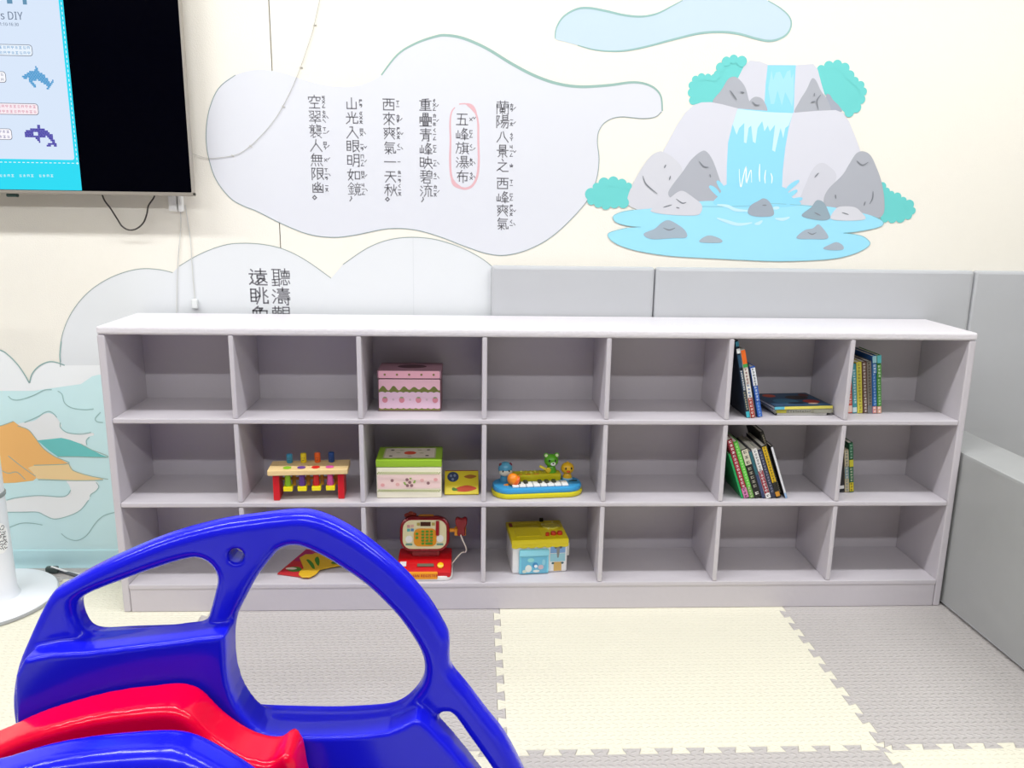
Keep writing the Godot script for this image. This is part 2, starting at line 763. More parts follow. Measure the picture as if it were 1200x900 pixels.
func shelf_unit() -> void:
	var t := thing("cubby_shelf", "long light grey vinyl covered shelf with three rows of seven cubbies", "shelf", Vector3(SHELF_W / 2, 0, -0.16))
	var depth := 0.3212
	var h := SHELF_H
	var ts := 0.0254
	var half := SHELF_W / 2
	var pitch := (SHELF_W - ts) / 7.0
	for s in [-1, 1]:
		part(t, "side_panel", box(Vector3(ts, h - 0.027, depth - 0.004), 0.005), M.vinyl, Vector3(s * (half - ts / 2), (h - 0.027) / 2, 0.0))
	part(t, "top_board", box(Vector3(SHELF_W, 0.0265, depth), 0.007), M.lightened_loose_vinyl, Vector3(0, h - 0.0134, 0.0))
	part(t, "back_panel", box(Vector3(SHELF_W - 2 * ts, h - 0.03, 0.02), 0.001), M.vinyl, Vector3(0, (h - 0.03) / 2, -0.1345))
	for k in 2:
		part(t, "shelf_board", box(Vector3(SHELF_W - 2 * ts, 0.0175, 0.285), 0.004), M.vinyl, Vector3(0, LEVELS[k] - 0.00875, 0.0185))
	part(t, "bottom_board", box(Vector3(SHELF_W - 2 * ts, 0.0175, 0.285), 0.003), M.vinyl, Vector3(0, LEVELS[2] - 0.00875, 0.018))
	part(t, "plinth", box(Vector3(SHELF_W - 2 * ts - 0.002, LEVELS[2] - 0.009, 0.02), 0.003), M.vinyl, Vector3(0, (LEVELS[2] - 0.009) / 2, 0.1485))
	var tops := [h - 0.0268, LEVELS[0] - 0.0176, LEVELS[1] - 0.0176]
	for k in range(1, 7):
		var x := -half + ts / 2 + k * pitch
		for row in 3:
			var hh: float = tops[row] - LEVELS[row]
			part(t, "divider", box(Vector3(0.0165, hh, 0.283), 0.004), M.vinyl, Vector3(x, LEVELS[row] + hh / 2, 0.0185))


# ---------------------------------------------------------------- blue ride-on
func outline(list: Array, z: float, smooth := true, sub := 3) -> PackedVector2Array:
	var p := on_wall(list, z)
	return spline(p, true, sub) if smooth else p


# a moulded panel: an outline with holes, given thickness and round rims
func moulded(outer: PackedVector2Array, holes: Array, half: float, r: float, cell: float, bulge = null, bulge_front := 0.0, drilled = null) -> ArrayMesh:
	var lo := outer[0]
	var hi := outer[0]
	for p in outer:
		lo = lo.min(p)
		hi = hi.max(p)
	if bulge:
		for p in bulge:
			lo = lo.min(p)
			hi = hi.max(p)
	lo -= Vector2.ONE * cell * 3
	hi += Vector2.ONE * cell * 3
	lo.y = maxf(lo.y, -cell * 2)
	var z0 := -half - cell * 2.5
	var z1 := maxf(half, bulge_front) + cell * 2.5
	var nx := int(ceil((hi.x - lo.x) / cell)) + 1
	var ny := int(ceil((hi.y - lo.y) / cell)) + 1
	var nz := int(ceil((z1 - z0) / cell)) + 1
	var f := PackedFloat32Array()
	f.resize(nx * ny * nz)
	for y in ny:
		for x in nx:
			var p := lo + Vector2(x, y) * cell
			var d := far(p, outer)
			if d < 0.2:
				for hole in holes:
					d = maxf(d, -far(p, hole))
			var e := far(p, bulge) if bulge else 1.0
			var bore := far(p, drilled) if drilled else 1.0
			for z in nz:
				var w := z0 + z * cell
				var s := rounded(d, absf(w) - half, r)
				if bulge:
					var s2 := rounded(e, absf(w - bulge_front / 2) - bulge_front / 2, 0.01)
					var k := 0.012
					var g := maxf(k - absf(s - s2), 0.0) / k
					s = minf(s, s2) - g * g * k * 0.25
				f[x + y * nx + z * nx * ny] = maxf(maxf(s, -bore), -p.y + 0.001)
	return nets(f, nx, ny, nz, cell, Vector3(lo.x, lo.y, z0))


func blue_ride_on() -> void:
	var z := 1.0
	var t := thing("ride_on_toy", "large glossy blue and red plastic ride-on toy with an arched handle frame", "ride-on toy", Vector3(0.7, 0.0, z))
	var outer := outline([26, 775, 20, 810, 22, 840, 30, 870, 42, 910, 52, 950, 56, 1010, 320, 1015, 640, 1010, 634, 960, 624, 925, 611, 895, 592, 860, 570, 832, 548, 803, 530, 781, 527, 765, 527, 745, 519, 728, 503, 702, 472, 666, 432, 632, 398, 611, 370, 600, 345, 598, 300, 603, 255, 610, 200, 625, 150, 645, 110, 664, 82, 680, 66, 690, 52, 714, 38, 745], z)
	var grip := outline([95, 707, 104, 694, 140, 679, 190, 661, 225, 651, 240, 652, 251, 660, 257, 674, 254, 692, 247, 718, 243, 731, 228, 734, 150, 737, 116, 738, 102, 730], z)
	var big := outline([346, 636, 333, 639, 323, 647, 303, 673, 290, 697, 280, 717, 273, 738, 271, 757, 271, 781, 274, 802, 283, 816, 295, 826, 308, 830, 380, 832, 420, 831, 455, 828, 473, 821, 487, 808, 495, 795, 498, 781, 496, 765, 488, 748, 474, 727, 459, 709, 431, 682, 404, 663, 383, 650, 360, 639], z)
	var slot := outline([504, 847, 514, 833, 524, 829, 533, 834, 548, 855, 566, 880, 582, 904, 598, 935, 610, 970, 612, 1030, 585, 1030, 572, 970, 546, 902, 520, 868], z)
	var bolt := PackedVector2Array()
	var bc := at_z(281, 645, z)
	for i in 20:
		bolt.append(Vector2(bc.x, bc.y) + Vector2(cos(TAU * i / 20), sin(TAU * i / 20)) * 0.0165)
	var zb := z + 0.085
	var bulge := outline([27, 774, 100, 765, 200, 753, 256, 746, 263, 752, 264, 785, 270, 815, 282, 838, 300, 856, 325, 864, 400, 864, 455, 859, 480, 848, 492, 846, 515, 868, 547, 905, 585, 960, 612, 1040, 612, 1080, 30, 1080, 36, 1010, 22, 880, 16, 820], zb, true, 2)
	var mv := Transform2D(0.0, Vector2(-0.7, 0))
	part(t, "handle_frame", moulded(mv * outer, [mv * grip, mv * big, mv * slot], 0.031, 0.024, 0.006, mv * bulge, 0.085, mv * bolt), M.blue)
	# red seat moulding in front of it
	var zr := 1.14
	var red := outline([-110, 930, -60, 890, 0, 864, 25, 852, 60, 839, 120, 823, 180, 815, 210, 814, 231, 823, 255, 847, 284, 867, 308, 876, 326, 876, 338, 867, 347, 872, 353, 886, 358, 915, 372, 960, 385, 1080, -110, 1080], zr, true, 3)
	part(t, "seat", moulded(mv * red, [], 0.052, 0.02, 0.0085), M.red, Vector3(0, 0, zr - z), Vector3.ZERO, "glossy red seat moulding")
	# near side of the body, lower than the handle frame
	var zn := 1.3
	var near := outline([-130, 985, -60, 917, 0, 897, 50, 882, 100, 873, 150, 868, 195, 866, 225, 872, 255, 887, 290, 908, 335, 945, 372, 1000, 395, 1150, -130, 1150], zn, true, 3)
	part(t, "side_panel", moulded(mv * near, [], 0.05, 0.035, 0.0085), M.blue, Vector3(0, 0, zn - z))


# ---------------------------------------------------------------- television
func screen_print(p: Print, u0: float, v0: float, u1: float, v1: float, col: Color, z: float, o: Vector3) -> void:
	var a := at_z(u0, v0, z) - o
	var b := at_z(u1, v1, z) - o
	p.rect(minf(a.x, b.x), minf(a.y, b.y), absf(b.x - a.x), absf(b.y - a.y), col)


func lit(col: Color, energy := 0.9) -> StandardMaterial3D:
	var m := StandardMaterial3D.new()
	m.albedo_color = Color.BLACK
	m.roughness = 0.4
	m.metallic_specular = 0.2
	m.emission_enabled = true
	m.emission = col
	m.emission_energy_multiplier = energy
	return m


func television() -> void:
	var z := -0.27
	var right := at_z(226, 230, z).x
	var low := at_z(226, 230, z).y
	var w := 1.235
	var h := 0.71
	var t := thing("television", "large flat black television on the wall showing a pale blue poster", "television", Vector3(right - w / 2, low, z))
	var o := t.position
	var frame := rrect(w, h, 0.004, 2)
	part(t, "casing", prism(frame, 0.03, 0.003).mesh(), plain("a29b92", 0.4), Vector3(0, h / 2, -0.0165))
	part(t, "back_housing", box(Vector3(w * 0.7, h * 0.6, 0.03), 0.01), plain("1c1c1e", 0.6), Vector3(0, h * 0.45, -0.045))
	part(t, "wall_bracket", box(Vector3(0.5, 0.4, 0.03), 0.004), plain("2b2b2d", 0.5), Vector3(0, h * 0.45, -0.074))
	# a thin metal rim: bottom strip and sides
	part(t, "bottom_trim", box(Vector3(w, 0.0125, 0.033), 0.002), plain("8f887e", 0.35), Vector3(0, 0.0062, -0.0165))
	var glass := StandardMaterial3D.new()
	glass.albedo_color = Color(0.008, 0.009, 0.03)
	glass.roughness = 0.08
	glass.metallic_specular = 0.16
	var g := prism(rrect(w - 0.008, h - 0.018, 0.001, 1), 0.002).mesh()
	part(t, "glass", g, glass, Vector3(0, h / 2 + 0.0035, -0.0008))
	# the picture: a portrait poster in the middle of the screen, its right half in view
	var zp := z + 0.0006
	var pic := Print.new()
	pic.step = 0.00004
	var edge := at_z(96, 222, z).x - o.x
	var foot := 0.0135
	var head := h - 0.008
	var pw := 2.0 * edge
	var strips := Print.new()
	strips.step = 0.00004
	var poster := lit(hx("d8e6f9"), 1.02)
	part(t, "poster", prism(PackedVector2Array([Vector2(-edge, foot), Vector2(edge, foot), Vector2(edge, head), Vector2(-edge, head)]), 0.0004).mesh(), lit(hx("30d8f0"), 1.05), Vector3(0, 0, 0.0006))
	var sheet := Vector2(edge - 0.014, 0.109)
	part(t, "poster_sheet", prism(Transform2D(0, Vector2(0, (sheet.y + head) / 2)) * rrect(sheet.x * 2, head - sheet.y - 0.006, 0.008, 3), 0.0003).mesh(), poster, Vector3(0, 0, 0.001))
	# dotted white line inside the border
	var dots := Shape.new()
	var dy := sheet.y - 0.0075
	for k in 34:
		dots.join(box_shape(Vector3(0.008, 0.0022, 0.0003), 0.0001), Transform3D(Basis.IDENTITY, Vector3(edge - 0.006 - k * 0.0145, dy, 0.0012)))
	for k in 44:
		dots.join(box_shape(Vector3(0.0022, 0.008, 0.0003), 0.0001), Transform3D(Basis.IDENTITY, Vector3(edge - 0.006, dy + k * 0.0145, 0.0012)))
	part(t, "dotted_border", dots.mesh(), lit(hx("eafcff"), 1.0))
	var ink := plain("7f8fa8", 0.6, 0.2)
	# lettering and small print
	var big: Vector3 = scr(o, z, 22, 19)
	part(t, "lettering", words("s DIY", 0.0235, 0.0004), lit(hx("7d8da6"), 0.75), Vector3(big.x - 0.022, big.y, 0.0014))
	var sm: Vector3 = scr(o, z, 2, 28.5)
	part(t, "lettering", words("1:10-16:30", 0.0095, 0.0004), lit(hx("6f7f9a"), 0.75), Vector3(sm.x + 0.024, sm.y, 0.0014))
	for q in [[7.5, -6, 15, 4.5], [26, -6, 32, 5.5]]:
		var a: Vector3 = scr(o, z, q[0], q[1])
		var b: Vector3 = scr(o, z, q[2], q[3])
		part(t, "title_stroke", box(Vector3(b.x - a.x, a.y - b.y, 0.0004), 0.0001), lit(hx("6f9fc0"), 0.85), Vector3((a.x + b.x) / 2, (a.y + b.y) / 2, 0.0014))
	# speech boxes: dark outline, white inside, coloured small print
	for q in [[-30, 51, 39, 66, "eaf4ff", "7ab2e0"], [-30, 120, 46, 135, "fbeef4", "e79ab2"], [-30, 150, 15, 164, "fdfaff", "8d8ab8"], [-30, 83, 8, 97, "fbfbff", "a0a6b8"]]:
		var a: Vector3 = scr(o, z, q[0], q[1])
		var b: Vector3 = scr(o, z, q[2], q[3])
		var m := Vector3((a.x + b.x) / 2, (a.y + b.y) / 2, 0)
		part(t, "speech_box", prism(rrect(b.x - a.x, a.y - b.y, 0.009, 3), 0.0003).mesh(), lit(hx("57566a"), 0.7), m + Vector3(0, 0, 0.0013))
		part(t, "speech_box_fill", prism(rrect(b.x - a.x - 0.003, a.y - b.y - 0.003, 0.008, 3), 0.0003).mesh(), lit(hx(q[4]), 1.0), m + Vector3(0, 0, 0.0015))
		var s := Shape.new()
		for row in 2:
			for k in 11:
				var gx := b.x - 0.012 - k * 0.0125
				var gy := (a.y + b.y) / 2 + (0.008 if row == 0 else -0.008)
				if q[2] < 20 and k > 3:
					continue
				glyph(s, (k * 7 + row * 3 + int(q[1])) % 5, gx, gy, 0.009)
		part(t, "small_print", s.mesh(), lit(hx(q[5]), 0.85), Vector3(0, 0, 0.0018))
	# the dolphin and the whale, drawn in square dots
	pixel_picture(t, "dolphin_picture", ["............#............", "............##...........", "...........###...........", ".......########..........", ".....############........", "...################......", ".##################......", "..###.###############....", "......######.########...#", "......###......#######.##", ".......###.......#######.", "........###........####..", ".........##.........##...", "...................##...."], scr(o, z, 23, 77), scr(o, z, 64, 105), [hx("4f9fd8"), hx("6fb4e4")])
	pixel_picture(t, "whale_picture", [".........##..........", ".........##..........", "....##########.......", ".###############.....", "######...########....", "######...##########..", "##############.####..", ".......###......###..", "........##.......###.", ".........#........##.", "...............######", "..............###..##"], scr(o, z, 28, 146), scr(o, z, 67, 172), [hx("4d46a8"), hx("5d55bd")])
	# white small print in the foot band
	var fs := Shape.new()
	for k in 22:
		var gp: Vector3 = scr(o, z, 61.0 - k * 4.6, 206.0 - k * 0.02)
		if k in [4, 9, 14]:
			continue
		glyph(fs, k % 5, gp.x, gp.y, 0.0085)
	part(t, "small_print", fs.mesh(), lit(hx("eafcff"), 0.95), Vector3(0, 0, 0.0012))
	part(t, "sensor", box(Vector3(0.035, 0.012, 0.02), 0.004), plain("23403c", 0.4), Vector3(scr(o, z, 12, 231).x, -0.005, -0.016))
	# the screen's own light, as large as the poster
	var l := AreaLight3D.new()
	l.name = "screen_light"
	t.add_child(l)
	l.area_size = Vector2(pw, head - foot)
	l.position = Vector3(0, (foot + head) / 2, 0.004)
	l.rotation.y = PI
	l.light_color = Color(0.82, 0.92, 1.0)
	l.light_energy = 0.02
	l.shadow_enabled = true
	# black lead hanging in a loop under the set
	var c := PackedVector3Array()
	for q in [118, 222, 122, 234, 130, 245, 137, 256, 143, 265, 151, 269.5, 160, 268, 168, 261, 172, 251, 174, 241, 180, 232, 184, 222]:
		c.append(Vector3(q, 0, 0))
	var pts := PackedVector3Array()
	for i in range(0, c.size(), 2):
		pts.append(at_z(c[i].x, c[i + 1].x, -0.33))
	var lead := tube_shape(spline3(pts), 0.0028)
	var lo := Vector3(pts[0].x, low, -0.33)
	var cable := thing("power_lead", "thin black lead hanging in a loop below the television", "cable", lo)
	part(cable, "lead", Shape.new().join(lead, Transform3D(Basis.IDENTITY, -lo)).mesh(60), plain("3b3631", 0.5))


func scr(o: Vector3, z: float, u: float, v: float) -> Vector3:
	return at_z(u, v, z) - o


# a tiny written sign made of a few bars
func glyph(s: Shape, kind: int, x: float, y: float, size: float) -> void:
	var bars: Array = [
		[[0, 0.4, 1, 0.14], [0, -0.05, 0.8, 0.14], [0, -0.42, 1, 0.14], [0, 0, 0.16, 0.95]],
		[[-0.35, 0, 0.15, 0.9], [0.35, 0, 0.15, 0.9], [0, 0.38, 0.8, 0.14], [0, 0, 0.7, 0.14]],
		[[0, 0.2, 1, 0.14], [0, 0, 0.15, 1], [-0.3, -0.25, 0.14, 0.4], [0.3, -0.25, 0.14, 0.4]],
		[[-0.2, 0, 0.15, 1], [0.25, 0.3, 0.5, 0.14], [0.25, -0.1, 0.5, 0.14], [0.25, -0.42, 0.5, 0.14]],
		[[0, 0.35, 0.9, 0.14], [0, 0.0, 0.9, 0.14], [-0.38, 0.15, 0.14, 0.5], [0.38, 0.15, 0.14, 0.5], [0, -0.3, 0.15, 0.5]],
	][kind]
	for b in bars:
		s.join(box_shape(Vector3(b[2] * size, b[3] * size, 0.0003), 0.0001), Transform3D(Basis.IDENTITY, Vector3(x + b[0] * size, y + b[1] * size, 0)))


func pixel_picture(t: Node, called: String, rows: Array, a: Vector3, b: Vector3, cols: Array) -> void:
	var w: int = rows[0].length()
	var px := (b.x - a.x) / w
	var py := (a.y - b.y) / rows.size()
	var s := [Shape.new(), Shape.new()]
	for y in rows.size():
		for x in w:
			if x < rows[y].length() and rows[y][x] == "#":
				s[(x + y) % 2].join(box_shape(Vector3(px * 0.97, py * 0.97, 0.0003), 0.0001), Transform3D(Basis.IDENTITY, Vector3(a.x + (x + 0.5) * px, a.y - (y + 0.5) * py, 0)))
	for k in 2:
		part(t, called, s[k].mesh(), lit(cols[k], 0.9), Vector3(0, 0, 0.0014))


# ---------------------------------------------------------------- stand at the left
func round_stand() -> void:
	var t := thing("round_base_stand", "white metal stand with a thick post on a round base", "stand", Vector3(-0.51, 0, -0.085))
	var white := plain("eceef2", 0.3)
	part(t, "base", lathe_shape([0.224, 0.0, 0.228, 0.003, 0.228, 0.013, 0.224, 0.018, 0.214, 0.02, 0.06, 0.026], 56).mesh(35), white)
	part(t, "base_rim", lathe_shape([0.2285, 0.002, 0.2295, 0.004, 0.2295, 0.012, 0.2285, 0.014], 56).mesh(35), plain("aeb0b2", 0.4))
	part(t, "post", lathe_shape([0.075, 0.024, 0.072, 0.03, 0.066, 0.05, 0.064, 0.38, 0.064, 1.05], 32).mesh(35), white, Vector3(0.042, 0, 0.0))
	var clamp_y := at_z(5, 583, -0.06).y
	part(t, "collar", lathe_shape([0.0655, -0.008, 0.068, -0.005, 0.068, 0.005, 0.0655, 0.008], 32).mesh(35), plain("8b9090", 0.4), Vector3(0.042, clamp_y, 0))
	# round paper label bent round the post, with handwriting
	var ly := at_z(6, 633, -0.04).y
	var lab := PackedVector3Array()
	var s := Shape.new()
	var pr := []
	var label := part(t, "paper_label", curved_patch(0.0664, 0.032, 0.055, Vector2(1.08, 0)), plain("f7f7f6", 0.8), Vector3(0.042, ly, 0))
	var ink := Shape.new()
	var rnd := RandomNumberGenerator.new()
	rnd.seed = 12
	for row in 9:
		for k in 3:
			var yy := 0.04 - row * 0.0098
			var a := 1.1 + (k - 1) * 0.2 + rnd.randf_range(-0.05, 0.05)
			var q := PackedVector3Array()
			for j in 4:
				var aa := a + (j - 1.5) * 0.06
				q.append(Vector3(sin(aa) * 0.0669, yy + rnd.randf_range(-0.0055, 0.0055), cos(aa) * 0.0669))
			ink.join(tube_shape(q, 0.0011, 5))
	part(label, "handwriting", ink.mesh(60), plain("3a3a3c", 0.7))
	# adaptor and white lead by the skirting
	var p := at_y(66, 664, 0.012)
	var adaptor := thing("plug_adaptor", "small dark plug adaptor with a white lead lying by the skirting", "plug", Vector3(p.x, 0, p.z + 0.03), 0.0)
	part(adaptor, "body", box(Vector3(0.045, 0.026, 0.02), 0.006), plain("4a5652", 0.5), Vector3(0, 0.014, 0))
	var c := PackedVector3Array([Vector3(0.0, 0.028, 0.004), Vector3(0.03, 0.02, 0.008), Vector3(0.075, 0.006, 0.012), Vector3(0.14, 0.004, 0.03)])
	part(adaptor, "lead", tube_shape(spline3(c), 0.0035).mesh(60), plain("efefee", 0.5))
	var q2 := PackedVector3Array()
	for k in [[62, 667], [78, 671], [92, 675], [104, 678]]:
		var g := at_y(k[0], k[1], 0.006)
		q2.append(Vector3(g.x, 0.006, g.z))
	var strip := thing("floor_lead", "flat dark grey lead running along the floor under the skirting", "cable", q2[0] * Vector3(1, 0, 1))
	part(strip, "lead", Shape.new().join(tube_shape(spline3(q2), 0.006), Transform3D(Basis.IDENTITY, -strip.position)).mesh(60), plain("5f6368", 0.6))


func curved_patch(r: float, w: float, h: float, centre: Vector2) -> ArrayMesh:
	var v := PackedVector3Array()
	var n := 24
	var shape := Shape.new()
	var t := PackedInt32Array()
	for layer in 2:
		var rr := r + layer * 0.0003
		v.append(Vector3(sin(centre.x) * rr, centre.y, cos(centre.x) * rr))
		for i in n:
			var a := TAU * i / n
			var x := centre.x + cos(a) * w / r
			v.append(Vector3(sin(x) * rr, centre.y + sin(a) * h, cos(x) * rr))
	for i in n:
		var j := (i + 1) % n
		t.append_array(PackedInt32Array([0, 1 + j, 1 + i, n + 1, n + 2 + i, n + 2 + j, 1 + i, 1 + j, n + 2 + j, 1 + i, n + 2 + j, n + 2 + i]))
	return shape.add(v, t).mesh(50)


# ---------------------------------------------------------------- wall pictures
# strokes of written signs, on a 10 by 10 field (y down)
const PIECES := {
	"mountain": [[5, 0, 5, 10], [1, 4, 1, 10, 9, 10], [9, 4, 9, 10]],
	"sun": [[1, 0, 9, 0, 9, 10, 1, 10, 1, 0], [1, 5, 9, 5]],
	"eye": [[1, 0, 9, 0, 9, 10, 1, 10, 1, 0], [1, 3.3, 9, 3.3], [1, 6.7, 9, 6.7]],
	"moon": [[2, 0, 9, 0, 9, 10, 7, 10], [2, 0, 2, 6, 0, 10], [2, 3.2, 9, 3.2], [2, 6.4, 9, 6.4]],
	"water": [[2, 0.5, 7, 2], [0, 4, 5, 5.3], [1, 10, 8, 6.5]],
	"grain": [[8, 0, 2, 1], [0, 3, 10, 3], [5, 1, 5, 10], [5, 3, 0, 8], [5, 3, 10, 7]],
	"fire": [[5, 0, 5, 4, 0, 10], [5, 4, 10, 10], [1, 2, 2, 5], [9, 2, 7, 5]],
	"hill": [[1, 0, 1, 10], [1, 0, 8, 0, 4, 4, 8, 6.5, 4, 8]],
	"grass": [[0, 5, 10, 5], [3, 0, 3, 10], [7, 0, 7, 10]],
	"limit": [[1, 0, 9, 0, 9, 4.5, 1, 4.5], [1, 2.2, 9, 2.2], [1, 0, 1, 10, 5, 8.5], [4, 4.5, 10, 10], [9, 5.5, 6.5, 7.5]],
	"peak": [[4, 0, 1, 4], [4, 1, 8, 1, 1, 5.5], [3, 2, 9, 5.5], [1, 6.3, 9, 6.3], [2, 7.7, 8, 7.7], [0, 9, 10, 9], [5, 5.2, 5, 10]],
	"mouth": [[0, 0, 10, 0, 10, 10, 0, 10, 0, 0]],
	"field": [[0, 0, 10, 0, 10, 10, 0, 10, 0, 0], [0, 5, 10, 5], [5, 0, 5, 10]],
}
